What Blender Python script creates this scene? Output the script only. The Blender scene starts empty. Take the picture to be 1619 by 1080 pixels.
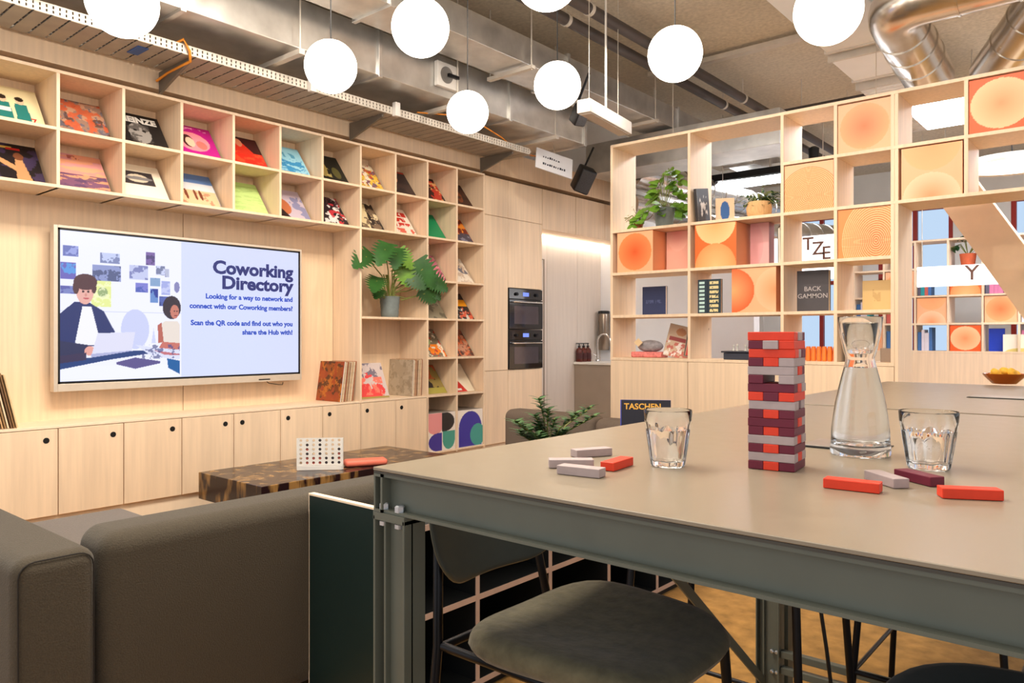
import bpy, math, random
import numpy as np
from mathutils import Vector, Matrix
C = bpy.context.scene
COL = C.collection
PI = math.pi
H = 1.27                      # eye height above the carpet
YAW = math.radians(40.3)
F = 1196.0; CX = 809.5; HY = 533.0
# ------------------------------------------------------------------ camera, world, exposure
cam = bpy.data.objects.new('camera', bpy.data.cameras.new('camera'))
COL.objects.link(cam); C.camera = cam
cam.location = (0, 0, H); cam.rotation_euler = (PI/2, 0, YAW)
cam.data.sensor_width = 36; cam.data.lens = 36*F/1619
cam.data.shift_y = -(540-HY)/1619
cam.data.clip_start = .05
C.view_settings.view_transform = 'Standard'; C.view_settings.look = 'None'
C.view_settings.exposure = 0.26; C.view_settings.gamma = 1.0
C.view_settings.use_curve_mapping = False
W = bpy.data.worlds.new('world'); C.world = W; W.use_nodes = True
wb = W.node_tree.nodes['Background']
wb.inputs[0].default_value = (0.93, 0.96, 1.0, 1); wb.inputs[1].default_value = 0.85
GLOBE_E = 7.0
def area(name, loc, size, power, color, rot=(0,0,0)):
    l = bpy.data.lights.new(name, 'AREA'); l.shape = 'RECTANGLE'; l.size, l.size_y = size
    l.energy = power; l.color = color
    o = bpy.data.objects.new(name, l); COL.objects.link(o); o.location = loc; o.rotation_euler = rot
    return o
def spot(name, loc, target, power, color, ang=70, r=.04):
    l = bpy.data.lights.new(name, 'SPOT'); l.energy = power; l.color = color
    l.spot_size = math.radians(ang); l.spot_blend = .6; l.shadow_soft_size = r
    o = bpy.data.objects.new(name, l); COL.objects.link(o); o.location = loc
    o.rotation_euler = (Vector(target)-Vector(loc)).to_track_quat('-Z', 'Y').to_euler()
    return o
WARM = (1.0, .90, .77)
# added fill washes, no fittings, over the lounge and the table, then track spots
area('fill_wash_lounge', (-2.3, 1.5, 3.66), (.9, 2.4), 130, WARM)
area('fill_wash_table', (-.6, .6, 3.7), (1.6, 1.6), 26, (1, .93, .84))
for k, (sx, sy) in enumerate([(-2.3, .9), (-2.3, 2.1), (-2.3, 3.3), (-2.6, 4.4)]):
    spot('track_spot', (sx, sy, 3.35), (-4.8, sy+.25, 1.5), 42, WARM, 80)
for k, sx in enumerate([-2.6, -1.4, -.3]):
    spot('track_spot', (sx-.5, 3.4, 3.45), (sx, 5.4, 1.7), 52, WARM, 70)

def ray(px): 
    t = (px-CX)/F
    return (-math.sin(YAW)+math.cos(YAW)*t, math.cos(YAW)+math.sin(YAW)*t)
def on(px, py, z):            # point of the horizontal plane at height z that stands at px, py in the photo
    s = (H-z)*F/(py-HY); d = ray(px); return Vector((d[0]*s, d[1]*s, z))
def onx(px, py, X):
    d = ray(px); s = X/d[0]; return Vector((X, d[1]*s, H+(HY-py)/F*s))
def ony(px, py, Y):
    d = ray(px); s = Y/d[1]; return Vector((d[0]*s, Y, H+(HY-py)/F*s))
# ------------------------------------------------------------------ materials
def lin(c):
    return tuple(((x/255)/12.92 if x/255 <= .04045 else ((x/255+.055)/1.055)**2.4) for x in c)
MATS = {}
def mat(name, rgb, rough=.5, metal=0., noise=0., scale=8., stretch=(1,1,1), bump=0., emit=0., trans=0., ior=1.45, spec=None, sheen=0, rvar=0., detail=4, emitcol=None, coat=0):
    if name in MATS: return MATS[name]
    m = bpy.data.materials.new(name); m.use_nodes = True; nt = m.node_tree; b = nt.nodes['Principled BSDF']
    c = lin(rgb)
    b.inputs['Base Color'].default_value = (*c, 1); b.inputs['Roughness'].default_value = rough
    b.inputs['Metallic'].default_value = metal; b.inputs['Transmission Weight'].default_value = trans
    b.inputs['IOR'].default_value = ior
    if spec is not None: b.inputs['Specular IOR Level'].default_value = spec
    if sheen: b.inputs['Sheen Weight'].default_value = sheen
    if coat: b.inputs['Coat Weight'].default_value = coat; b.inputs['Coat Roughness'].default_value = .08
    if emit:
        b.inputs['Emission Color'].default_value = (*lin(emitcol or rgb), 1); b.inputs['Emission Strength'].default_value = emit
    if noise or bump or rvar:
        tc = nt.nodes.new('ShaderNodeTexCoord'); mp = nt.nodes.new('ShaderNodeMapping'); n = nt.nodes.new('ShaderNodeTexNoise')
        mp.inputs['Scale'].default_value = stretch; n.inputs['Scale'].default_value = scale; n.inputs['Detail'].default_value = detail
        nt.links.new(tc.outputs['Object'], mp.inputs[0]); nt.links.new(mp.outputs[0], n.inputs['Vector'])
        if noise:
            r = nt.nodes.new('ShaderNodeValToRGB')
            r.color_ramp.elements[0].position = .3; r.color_ramp.elements[1].position = .7
            r.color_ramp.elements[0].color = (*[x*(1-noise) for x in c], 1)
            r.color_ramp.elements[1].color = (*[min(1, x*(1+noise)) for x in c], 1)
            nt.links.new(n.outputs['Fac'], r.inputs[0]); nt.links.new(r.outputs[0], b.inputs['Base Color'])
        if bump:
            bp = nt.nodes.new('ShaderNodeBump'); bp.inputs['Strength'].default_value = bump; bp.inputs['Distance'].default_value = .01
            nt.links.new(n.outputs['Fac'], bp.inputs['Height']); nt.links.new(bp.outputs[0], b.inputs['Normal'])
        if rvar:
            mr = nt.nodes.new('ShaderNodeMapRange'); mr.inputs[3].default_value = rough-rvar; mr.inputs[4].default_value = rough+rvar
            nt.links.new(n.outputs['Fac'], mr.inputs[0]); nt.links.new(mr.outputs[0], b.inputs['Roughness'])
    MATS[name] = m; return m
def artmat(name='printed_art', rough=.45, emit=0.):
    if name in MATS: return MATS[name]
    m = bpy.data.materials.new(name); m.use_nodes = True; nt = m.node_tree; b = nt.nodes['Principled BSDF']
    a = nt.nodes.new('ShaderNodeAttribute'); a.attribute_name = 'Col'
    b.inputs['Roughness'].default_value = rough
    if emit:
        b.inputs['Base Color'].default_value = (.01, .01, .01, 1)
        nt.links.new(a.outputs['Color'], b.inputs['Emission Color']); b.inputs['Emission Strength'].default_value = emit
    else: nt.links.new(a.outputs['Color'], b.inputs['Base Color'])
    MATS[name] = m; return m
BIRCH = mat('birch_ply', (235, 208, 177), .5, noise=.07, scale=3, stretch=(14, 14, .7), detail=5)
BIRCHB = mat('birch_back', (235, 206, 172), .55, noise=.07, scale=3, stretch=(1, 14, .7), detail=5)
EDGE = mat('birch_edge', (243, 219, 190), .5, noise=.03, scale=30)
PALE = mat('pale_ledge', (243, 222, 195), .45, noise=.03, scale=4, stretch=(1, 8, 1))
KPANEL = mat('kitchen_panel', (222, 212, 202), .5, noise=.04, scale=3, stretch=(10, 10, .7))
CARPET = mat('ochre_carpet', (164, 122, 64), .95, noise=.28, scale=14, bump=.5, detail=10)
CONC = mat('concrete_ceiling', (212, 202, 184), .85, noise=.13, scale=34, bump=.25, detail=9)
WHITE = mat('white_paint', (238, 236, 232), .6, noise=.02, scale=5)
GREYW = mat('pale_grey_wall', (226, 228, 234), .6, noise=.02, scale=5)
FAB = mat('sofa_fabric', (69, 61, 48), .95, noise=.16, scale=220, bump=.35, sheen=.15)
FAB2 = mat('seat_fabric', (112, 104, 98), .95, noise=.12, scale=220, bump=.3, sheen=.15)
SEAM = mat('seam_thread', (38, 34, 30), .9, noise=.1, scale=60)
GALV = mat('galvanised_steel', (214, 212, 208), .33, .85, noise=.16, scale=6, rvar=.12, stretch=(1, 1, 1), detail=8)
GALV2 = mat('spiral_steel', (214, 208, 200), .24, .95, noise=.12, scale=7, rvar=.08, detail=6)
TRAY = mat('tray_steel', (214, 206, 194), .5, .35, noise=.08, scale=9)
DKPIPE = mat('dark_pipe', (84, 76, 72), .5, .4, noise=.12, scale=6)
BLACK = mat('black_plastic', (20, 20, 22), .4, noise=.1, scale=20)
BLKM = mat('black_steel', (26, 27, 32), .35, .5, noise=.1, scale=20)
STEEL = mat('painted_steel', (98, 102, 92), .42, noise=.05, scale=12, bump=.03)
TOP = mat('linoleum_top', (142, 130, 112), .30, noise=.04, scale=24, rvar=.05, detail=6)
TOPEDGE = mat('top_edge', (70, 68, 62), .5, noise=.05, scale=20)
BOLT = mat('zinc_bolt', (205, 212, 222), .3, .9, noise=.05, scale=30)
SHELL = mat('shell_plastic', (78, 82, 74), .45, noise=.04, scale=20)
SEATF = mat('stool_wool', (104, 97, 74), .95, noise=.22, scale=40, bump=.35, sheen=.2, detail=8)
SEATD = mat('teal_velvet', (22, 46, 48), .9, noise=.2, scale=20, sheen=.2)
GREEN = mat('dark_green_laminate', (20, 38, 36), .45, noise=.08, scale=3)
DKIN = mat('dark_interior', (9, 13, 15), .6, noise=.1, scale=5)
PINKE = mat('pink_ply_edge', (196, 170, 156), .6, noise=.05, scale=20)
GLASS = mat('clear_glass', (255, 255, 255), .0, trans=1, ior=1.40, noise=0)
WATER = mat('water', (250, 253, 255), .0, trans=1, ior=1.33)
GLOBE = mat('opal_globe', (255, 246, 232), .3, emit=GLOBE_E, emitcol=(255, 243, 226))
CHROME = mat('chrome', (225, 225, 225), .12, 1, noise=.02, scale=10)
def lampm(name, rgb, e): return mat(name, rgb, .4, emit=e)
# ------------------------------------------------------------------ mesh builder
class MB:
    def __init__(s, origin=(0,0,0)):
        s.v = []; s.f = []; s.o = Vector(origin)
    def add(s, vs, fs, M=None):
        b = len(s.v)
        for p in vs:
            p = Vector(p)
            if M is not None: p = M @ p
            s.v.append(p - s.o)
        s.f += [tuple(b+i for i in f) for f in fs]
        return s
    def box(s, x0, y0, z0, x1, y1, z1, M=None):
        x0, x1 = sorted((x0, x1)); y0, y1 = sorted((y0, y1)); z0, z1 = sorted((z0, z1))
        return s.add([(x0,y0,z0),(x1,y0,z0),(x1,y1,z0),(x0,y1,z0),(x0,y0,z1),(x1,y0,z1),(x1,y1,z1),(x0,y1,z1)],
              [(0,3,2,1),(4,5,6,7),(0,1,5,4),(1,2,6,5),(2,3,7,6),(3,0,4,7)], M)
    def lathe(s, prof, n=32, M=None, axis_pt=(0,0,0), cap=True, facet=None):
        vs = []; fs = []
        for r, z in prof:
            for k in range(n):
                a = 2*PI*k/n; rr = r
                if facet: rr = r*(1+facet*math.cos(9*a))
                vs.append((axis_pt[0]+rr*math.cos(a), axis_pt[1]+rr*math.sin(a), axis_pt[2]+z))
        for i in range(len(prof)-1):
            for k in range(n):
                k2 = (k+1) % n; fs.append((i*n+k, i*n+k2, (i+1)*n+k2, (i+1)*n+k))
        if cap:
            fs.append(tuple(range(n-1, -1, -1))); b = (len(prof)-1)*n; fs.append(tuple(b+k for k in range(n)))
        return s.add(vs, fs, M)
    def tube(s, pts, r, n=10, cap=True):
        pts = [Vector(p) for p in pts]; vs = []; fs = []
        rs = r if isinstance(r, (list, tuple)) else [r]*len(pts)
        up = None
        for i, p in enumerate(pts):
            d = (pts[min(i+1, len(pts)-1)]-pts[max(i-1, 0)]).normalized()
            if up is None:
                up = Vector((0,0,1)) if abs(d.z) < .9 else Vector((1,0,0))
            a = (up - d*up.dot(d)).normalized(); b = d.cross(a); up = a
            for k in range(n):
                t = 2*PI*k/n; vs.append(p+(a*math.cos(t)+b*math.sin(t))*rs[i])
        for i in range(len(pts)-1):
            for k in range(n):
                k2 = (k+1) % n; fs.append((i*n+k, i*n+k2, (i+1)*n+k2, (i+1)*n+k))
        if cap:
            fs.append(tuple(range(n-1, -1, -1))); b0 = (len(pts)-1)*n; fs.append(tuple(b0+k for k in range(n)))
        return s.add(vs, fs)
    def bar(s, a, b, w, h, upv=(0,0,1)):
        a = Vector(a); b = Vector(b); d = b-a; L = d.length; d.normalize(); u = Vector(upv)
        u = (u-d*u.dot(d)).normalized(); r = d.cross(u)
        M = Matrix(((d.x, r.x, u.x, a.x),(d.y, r.y, u.y, a.y),(d.z, r.z, u.z, a.z),(0,0,0,1)))
        return s.box(0, -w/2, -h/2, L, w/2, h/2, M)
    def prism(s, poly, t, M=None):   # poly in XZ, thickness along +Y
        n = len(poly)
        vs = [(x, 0, z) for x, z in poly]+[(x, t, z) for x, z in poly]
        fs = [tuple(range(n)), tuple(range(2*n-1, n-1, -1))]
        fs += [(i, i+n, (i+1) % n+n, (i+1) % n) for i in range(n)]
        return s.add(vs, fs, M)
    def sphere(s, c, r, n=24, sc=(1,1,1)):
        prof = [(max(1e-4, r*math.sin(PI*i/(n//2))), -r*math.cos(PI*i/(n//2))) for i in range(n//2+1)]
        M = Matrix.Translation(c) @ Matrix.Diagonal((*sc, 1)); return s.lathe(prof, n, M)
def setp(o, label=None, cat=None, group=None, kind=None):
    if label: o['label'] = label
    if cat: o['category'] = cat
    if group: o['group'] = group
    if kind: o['kind'] = kind
    return o
def mkobj(name, mb, m, parent=None, bevel=0, seg=2, smooth=False, solid=0, sub=0):
    me = bpy.data.meshes.new(name); me.from_pydata([tuple(v) for v in mb.v], [], mb.f); me.validate(); me.update()
    me.materials.append(m)
    o = bpy.data.objects.new(name, me); COL.objects.link(o)
    if parent is not None: o.parent = parent
    if smooth:
        me.polygons.foreach_set('use_smooth', [True]*len(me.polygons))
        me.update()
    import bmesh
    bm = bmesh.new(); bm.from_mesh(me); bmesh.ops.recalc_face_normals(bm, faces=bm.faces)
    if smooth:
        for e in bm.edges:
            if len(e.link_faces) == 2 and e.calc_face_angle(0) > math.radians(50): e.smooth = False
    bm.to_mesh(me); bm.free()
    if solid:
        md = o.modifiers.new('s', 'SOLIDIFY'); md.thickness = solid; md.offset = 0
    if bevel:
        md = o.modifiers.new('b', 'BEVEL'); md.width = bevel; md.segments = seg; md.limit_method = 'ANGLE'; md.angle_limit = math.radians(40)
        if seg > 2:
            me.polygons.foreach_set('use_smooth', [True]*len(me.polygons))
    if sub:
        md = o.modifiers.new('u', 'SUBSURF'); md.levels = sub; md.render_levels = sub
    return o
def recenter(o):
    me = o.data; n = len(me.vertices); a = np.empty(n*3); me.vertices.foreach_get('co', a); a = a.reshape(-1, 3)
    lo = a.min(0); hi = a.max(0); c = np.array([(lo[0]+hi[0])/2, (lo[1]+hi[1])/2, lo[2]])
    me.vertices.foreach_set('co', (a-c).ravel()); me.update(); o.location = Vector(o.location)+Vector(c); return o
def single(name, mb, m, label, cat, group=None, **k):
    o = mkobj(name, mb, m, None, **k)
    for md in o.modifiers: pass
    recenter(o); return setp(o, label, cat, group)
def struct(name, mb, m, **k):
    o = mkobj(name, mb, m, None, **k); o['kind'] = 'structure'; return o
def thing(name, loc, label, cat, group=None, rz=0, rot=None):
    o = bpy.data.objects.new(name, None); COL.objects.link(o); o.location = loc
    o.rotation_euler = rot or (0, 0, rz); o.empty_display_size = .1
    return setp(o, label, cat, group)
def copy_tree(o, parent=None):
    c = o.copy(); COL.objects.link(c)
    if parent is not None: c.parent = parent
    for ch in list(o.children): copy_tree(ch, c)
    return c
def text(body, size, m, parent, loc, rot=(PI/2, 0, 0), align='LEFT', bold=0., depth=.0006, name='lettering', sx=1, spacing=1, fitw=None):
    cu = bpy.data.curves.new(name, 'FONT'); cu.body = body; cu.size = size; cu.align_x = align; cu.offset = bold
    cu.extrude = depth; cu.resolution_u = 3; cu.space_character = spacing; cu.space_line = .95
    t = bpy.data.objects.new(name, cu); COL.objects.link(t)
    dg = bpy.context.evaluated_depsgraph_get(); me = bpy.data.meshes.new_from_object(t.evaluated_get(dg))
    bpy.data.objects.remove(t); bpy.data.curves.remove(cu)
    me.materials.clear(); me.materials.append(m)
    if fitw:
        xs_ = [v.co.x for v in me.vertices]; sx = fitw/(max(xs_)-min(xs_))
    o = bpy.data.objects.new(name, me); COL.objects.link(o); o.parent = parent; o.location = loc; o.rotation_euler = rot; o.scale = (sx, 1, 1)
    return o
# ------------------------------------------------------------------ printed pictures
def arr(c): return np.array(lin(c))
class Art:
    def __init__(s, n, m, base, seed=0):
        s.u, s.v = np.meshgrid(np.linspace(0, 1, n), np.linspace(0, 1, m)); s.c = np.zeros((m, n, 3)); s.c[:] = arr(base)
        s.r = np.random.RandomState(seed)
    def put(s, mask, col, a=1.):
        mk = (np.asarray(mask, float)*a)[..., None]; s.c = s.c*(1-mk)+arr(col)*mk; return s
    def rect(s, x0, y0, x1, y1, col, a=1.): return s.put((s.u > x0) & (s.u < x1) & (s.v > y0) & (s.v < y1), col, a)
    def disc(s, x, y, rx, ry, col, a=1.): return s.put(((s.u-x)/rx)**2+((s.v-y)/ry)**2 < 1, col, a)
    def poly(s, pts, col, a=1.):
        inside = np.zeros(s.u.shape, bool); n = len(pts)
        for i in range(n):
            x0, y0 = pts[i]; x1, y1 = pts[(i+1) % n]
            if y0 == y1: continue
            cnd = ((y0 > s.v) != (y1 > s.v)) & (s.u < (x1-x0)*(s.v-y0)/(y1-y0)+x0); inside ^= cnd
        return s.put(inside, col, a)
    def noise(s, k, ky=None):
        return (s.noise1(k, ky)*.6+s.noise1(int(k*2.7), int((ky or k)*2.7))*.28+s.noise1(int(k*6), int((ky or k)*6))*.12-.5)*1.25+.5
    def noise1(s, k, ky=None):
        ky = ky or k; g = s.r.rand(ky+2, k+2); x = np.clip(s.u, 0, 1)*k; y = s.v*ky
        xi = x.astype(int); yi = y.astype(int); fx = x-xi; fy = y-yi; fx = fx*fx*(3-2*fx); fy = fy*fy*(3-2*fy)
        return (g[yi, xi]*(1-fx)+g[yi, xi+1]*fx)*(1-fy)+(g[yi+1, xi]*(1-fx)+g[yi+1, xi+1]*fx)*fy
    def blot(s, col, k=6, th=.55, a=1., ky=None, region=None):
        mk = s.noise(k, ky) > th
        if region: mk = mk & (s.u > region[0]) & (s.v > region[1]) & (s.u < region[2]) & (s.v < region[3])
        return s.put(mk, col, a)
def artbox(name, w, h, t, art, edge=(225, 218, 205), m=None, parent=None, cyl=0):
    """box standing on z=0, picture on its -Y face, centred in x, thickness towards +Y"""
    R, N = art.c.shape[:2]; xs = (np.arange(N)/(N-1)-.5)*w; zs = np.arange(R)/(R-1)*h
    vs = [(x, 0, z) for z in zs for x in xs]; fs = [(j*N+i, j*N+i+1, (j+1)*N+i+1, (j+1)*N+i) for j in range(R-1) for i in range(N-1)]
    b = len(vs)
    bx = [(-w/2,0,0),(w/2,0,0),(w/2,t,0),(-w/2,t,0),(-w/2,0,h),(w/2,0,h),(w/2,t,h),(-w/2,t,h)]
    vs += bx; fs += [tuple(b+i for i in f) for f in [(0,3,2,1),(4,5,6,7),(1,2,6,5),(2,3,7,6),(3,0,4,7)]]
    me = bpy.data.meshes.new(name); me.from_pydata(vs, [], fs); me.update()
    ca = me.color_attributes.new('Col', 'FLOAT_COLOR', 'POINT')
    col = np.ones((len(vs), 4)); col[:b, :3] = art.c.reshape(-1, 3); col[b:, :3] = arr(edge); ca.data.foreach_set('color', col.ravel())
    me.materials.append(m or artmat())
    o = bpy.data.objects.new(name, me); COL.objects.link(o)
    if parent is not None: o.parent = parent
    return o
# ------------------------------------------------------------------ the setting
struct('floor', MB().box(-5.2, -2.2, -.05, 6, 13, 0), CARPET)
struct('ceiling', MB().box(-5.2, -2.2, 3.77, 6, 13, 3.9), CONC)
struct('wall_left', MB().box(-5.2, -2.2, 0, -4.99, 13, 3.77), WHITE)
struct('trim_1', MB().box(-4.99, -2.2, 2.78, -4.625, 7.46, 3.0), BIRCH)
struct('trim_2', MB().box(-4.99, .5, 0, -4.645, 5.9, .283), PALE)
# wall at the back of the kitchen niche
wk = MB().box(-4.99, 7.46, 0, -3.1, 7.6, 2.46)
struct('wall_kitchen', wk, GREYW)
pn = MB()
for a, b in [(5.92, 6.42), (6.424, 6.98), (6.984, 7.455)]: pn.box(-4.985, a, 0, -4.955, b, 2.34)
struct('wall_panel', pn, KPANEL, bevel=.002)
struct('trim_3', MB().box(-4.953, 6.02, .02, -4.948, 6.03, 2.1).box(-4.953, 6.36, .02, -4.948, 6.37, 2.1).box(-4.953, 6.02, 2.09, -4.948, 6.37, 2.1), mat('door_gap', (150, 136, 122), .7, noise=.05))
# far wall with red framed windows
XW = [(-4.6, -3.5), (-3.2, -2.2), (-1.5, -.3), (.2, 1.6)]
fw = MB(); prev = -4.99
for a, b in XW:
    fw.box(prev, 12.4, 0, a, 12.6, 3.77); fw.box(a, 12.4, 0, b, 12.6, 1.0); fw.box(a, 12.4, 3.2, b, 12.6, 3.77); prev = b
fw.box(prev, 12.4, 0, 6, 12.6, 3.77)
struct('wall_far', fw, WHITE)
RED = mat('red_frame', (168, 44, 34), .5, noise=.05)
PANE = mat('window_pane', (200, 222, 245), .02, trans=1, ior=1.02)
for i, (a, b) in enumerate(XW):
    r = MB(); 
    for x in (a, (a+b)/2-.03, b-.06): r.box(x, 12.42, 1.0, x+.06, 12.5, 3.2)
    for z in (1.0, 2.1, 3.14): r.box(a, 12.42, z, b, 12.5, z+.06)
    w = struct(f'window_{i+1}', r, RED, bevel=.004)
    mkobj('pane', MB().box(a+.05, 12.45, 1.05, b-.05, 12.456, 3.15), PANE, w)
# ------------------------------------------------------------------ left wall: bookcase of record cubbies
def Y(k): return 1.568+.3492*k
XF, XB, TH = -4.62, -4.96, .018
ZR = [H+1.471, H+1.153, H+.835, H+.474, H+.15, H-.18, H-.497]     # shelf lines from the top
bc = thing('bookcase', (XB, 3.0, .283), 'pale birch bookcase wall of square cubbies holding records, around the television', 'bookcase')
O = bc.location
def brd(name, *b, m=BIRCH): return mkobj(name, MB(O).box(*b), m, bc, bevel=.0015, seg=1)
for k in range(-1, 11):
    zb = ZR[2] if k < 6 or k == 7 else (ZR[6] if k == 6 else .283)
    if k == 8: zb = .283
    brd('divider', XB, Y(k)-TH/2, zb-TH/2, XF, Y(k)+TH/2, ZR[0]+TH/2)
for z in ZR[:3]: brd('shelf', XB, Y(-1), z-TH/2, XF+.001, Y(10)+TH/2, z+TH/2)
for z in ZR[3:]: brd('shelf', XB, Y(8), z-TH/2, XF+.001, Y(10)+TH/2, z+TH/2)
brd('shelf', XB, Y(6), ZR[4]-TH/2, XF+.001, Y(8), ZR[4]+TH/2)
brd('shelf', XB, Y(8), .285, XF+.001, Y(10)+TH/2, .30)
brd('back_panel', XB-.015, Y(-1), ZR[2], XB, Y(10), ZR[0], m=BIRCHB)
for a, b in [(-1, 2.5), (2.5, 5.98)]: brd('back_panel', XB-.012, Y(a)+.002, ZR[6], XB, Y(b)-.002, ZR[2], m=BIRCHB)
brd('back_panel', XB-.015, Y(6), .3, XB, Y(10), ZR[2], m=BIRCHB)
# base cabinets and their worktop
single('worktop', MB().box(XB, Y(-1), H-.503, XF-.002, Y(8)-.01, H-.49), EDGE, 'long pale birch ledge on top of the cabinet row, under the television', 'shelf', bevel=.001)
ords = ['leftmost', 'second', 'third', 'fourth', 'fifth', 'sixth', 'seventh', 'eighth', 'rightmost']
HOLE = mat('hole_black', (12, 10, 9), .8, noise=.1)
for i in range(9):
    y0, y1 = Y(i-1), Y(i)
    right = i < 4
    side = 'upper right' if right else 'upper left'
    t = thing('base_cabinet', (XB, (y0+y1)/2, .284), f'birch cabinet with finger hole at {side}, {ords[i]} door under the television', 'cabinet', 'birch cabinets under the television')
    o = t.location
    mkobj('body', MB(o).box(XB+.002, y0+.002, .285, XF-.022, y1-.002, H-.505), BIRCHB, t)
    d = mkobj('door', MB(o).box(XF-.02, y0+.0025, .287, XF, y1-.0025, H-.507), BIRCH, t, bevel=.0015, seg=1)
    yh = y1-.06 if right else y0+.06
    M = Matrix.Translation((XF+.0005, yh, H-.507-.06)) @ Matrix.Rotation(PI/2, 4, 'Y')
    M2 = Matrix.Translation(-o) @ M
    mkobj('finger_hole', MB().lathe([(.001, 0), (.016, 0), (.016, .001), (.001, .001)], 24, M2), HOLE, d)
# ------------------------------------------------------------------ records
SQ = .305
def A(base, seed, n=72): return Art(n, n, base, seed)
def c_teens(): 
    a = A((236, 222, 178), 1)
    for x in (.12, .40, .68):
        a.poly([(x-.12, .12), (x+.12, .12), (x+.1, .55), (x-.1, .55)], (24, 120, 116)).disc(x, .63, .07, .09, (228, 190, 160)).disc(x, .69, .075, .06, (38, 26, 22))
    return a.rect(.3, .3, .5, .42, (240, 235, 225)).blot((60, 50, 40), 20, .72, .7, region=(.2, .03, .8, .12))
def c_pic(cols, seed, ks=(4, 7, 11), ths=(.5, .55, .62), base=None):
    a = A(base or cols[0], seed)
    for i, c in enumerate(cols[1:]): a.blot(c, ks[i % 3]+i, ths[i % 3], .85)
    return a
def c_portrait():
    a = A((22, 20, 22), 3).disc(.5, .42, .22, .3, (150, 145, 140)).blot((70, 66, 64), 9, .5, .8, region=(.28, .15, .72, .7)).disc(.42, .5, .04, .03, (15, 15, 15)).disc(.6, .5, .04, .03, (15, 15, 15)).blot((215, 210, 205), 18, .62, .8, region=(.05, .02, .95, .12))
    return a
def c_magenta():
    a = A((190, 22, 140), 4).disc(.48, .5, .38, .3, (240, 150, 160)).disc(.38, .5, .13, .2, (60, 30, 30)).disc(.42, .47, .1, .15, (240, 200, 170)).disc(.66, .42, .12, .13, (225, 120, 110)).blot((240, 170, 210), 16, .6, .8, region=(.08, .86, .9, .95))
    return a
def c_red():
    a = A((60, 22, 24), 5).rect(0, 0, 1, .5, (222, 44, 28)).poly([(.05, .45), (.5, .95), (.85, .4)], (206, 48, 30)).disc(.5, .8, .09, .13, (205, 130, 95)).blot((240, 90, 50), 10, .6, .6, region=(0, 0, 1, .5))
    return a
def c_blue():
    a = A((158, 214, 236), 6)
    return a.blot((28, 140, 200), 6, .5, .9, ky=18, region=(.1, .05, .95, .6)).blot((60, 150, 190), 14, .6, .8, ky=6, region=(.1, .62, .8, .8))
def c_goldfig(): return A((20, 24, 20), 7).disc(.35, .55, .15, .35, (150, 130, 70)).blot((190, 170, 100), 8, .6, .8, region=(.2, .2, .55, .9)).disc(.75, .4, .12, .2, (84, 80, 40))
def c_yellow(): return A((226, 190, 66), 8).blot((92, 60, 110), 9, .55, .9).blot((240, 230, 210), 12, .62).rect(0, .86, 1, 1, (236, 226, 200)).blot((190, 60, 40), 14, .68)
def c_peach(): return A((44, 34, 36), 9).disc(.42, .75, .2, .25, (222, 160, 120)).blot((70, 50, 46), 5, .5, .7, region=(0, 0, 1, .5)).rect(.0, .94, 1, 1, (190, 60, 40))
def c_redblk(): return A((48, 22, 20), 10).blot((190, 50, 34), 5, .5).blot((230, 170, 110), 9, .66).rect(0, .9, 1, 1, (25, 18, 18))
def c_brown(): return A((66, 34, 24), 11).disc(.45, .5, .3, .35, (126, 66, 36)).blot((40, 22, 20), 7, .55, .8)
def c_dancer():
    a = A((26, 20, 24), 12).blot((64, 50, 84), 5, .55, .8).poly([(.0, .75), (.08, .82), (.75, .3), (.68, .2)], (206, 152, 104)).poly([(.55, .05), (.8, .05), (.72, .6), (.6, .6)], (196, 146, 100)).disc(.67, .68, .08, .1, (120, 70, 44))
    return a.rect(.05, .86, .6, .92, (222, 190, 90)).rect(.5, .84, .72, .9, (200, 40, 36))
def c_sunset():
    a = A((226, 150, 140), 13); g = a.v
    a.put(np.clip((g-.5)*2.2, 0, 1), (214, 160, 168)); a.rect(0, 0, 1, .45, (122, 84, 112)).blot((238, 172, 120), 3, .5, .7, ky=14).blot((84, 64, 100), 4, .6, .8, ky=16, region=(0, 0, 1, .45))
    return a.blot((150, 60, 60), 12, .6, .8, ky=3, region=(.05, .86, .6, .97))
def c_framed(): return A((238, 230, 212), 14).rect(.18, .42, .82, .8, (52, 48, 54)).disc(.5, .6, .22, .12, (200, 190, 170)).disc(.5, .6, .3, .05, (120, 118, 120))
def c_beach():
    a = A((90, 150, 200), 15).rect(0, .72, 1, 1, (96, 132, 190)).rect(0, .5, 1, .72, (210, 214, 220)).rect(0, 0, 1, .5, (222, 190, 150)).blot((190, 140, 110), 10, .6, region=(0, 0, 1, .45))
    for x in (.3, .5, .62): a.disc(x, .36, .035, .16, (120, 60, 40))
    return a
def c_green(): return A((194, 222, 140), 16).blot((168, 200, 120), 3, .6, .6, ky=24)
def c_profile(): return A((196, 182, 196), 17).disc(.15, .6, .26, .35, (34, 24, 24)).disc(.38, .42, .2, .26, (190, 110, 70)).poly([(0, 0), (.5, 0), (.3, .35), (0, .4)], (40, 26, 28)).blot((120, 126, 170), 4, .5, .8, region=(.6, 0, 1, .8))
def c_black2(): return A((36, 26, 34), 18).blot((226, 220, 216), 6, .6).blot((190, 50, 60), 8, .64).blot((90, 60, 70), 9, .6, region=(0, .6, 1, 1))
def c_cream(): return A((44, 36, 34), 19).poly([(.3, 0), (.55, 0), (.75, 1), (.5, 1)], (226, 208, 160)).blot((226, 208, 170), 9, .62).blot((120, 100, 80), 7, .6)
def c_redtext():
    a = A((242, 228, 214), 20)
    for z in (.7, .5, .3): a.blot((200, 40, 30), 12, .42, 1, ky=4, region=(.08, z, .95, z+.16))
    return a.blot((214, 70, 40), 10, .5, .9, region=(0, .02, 1, .25))
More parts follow.
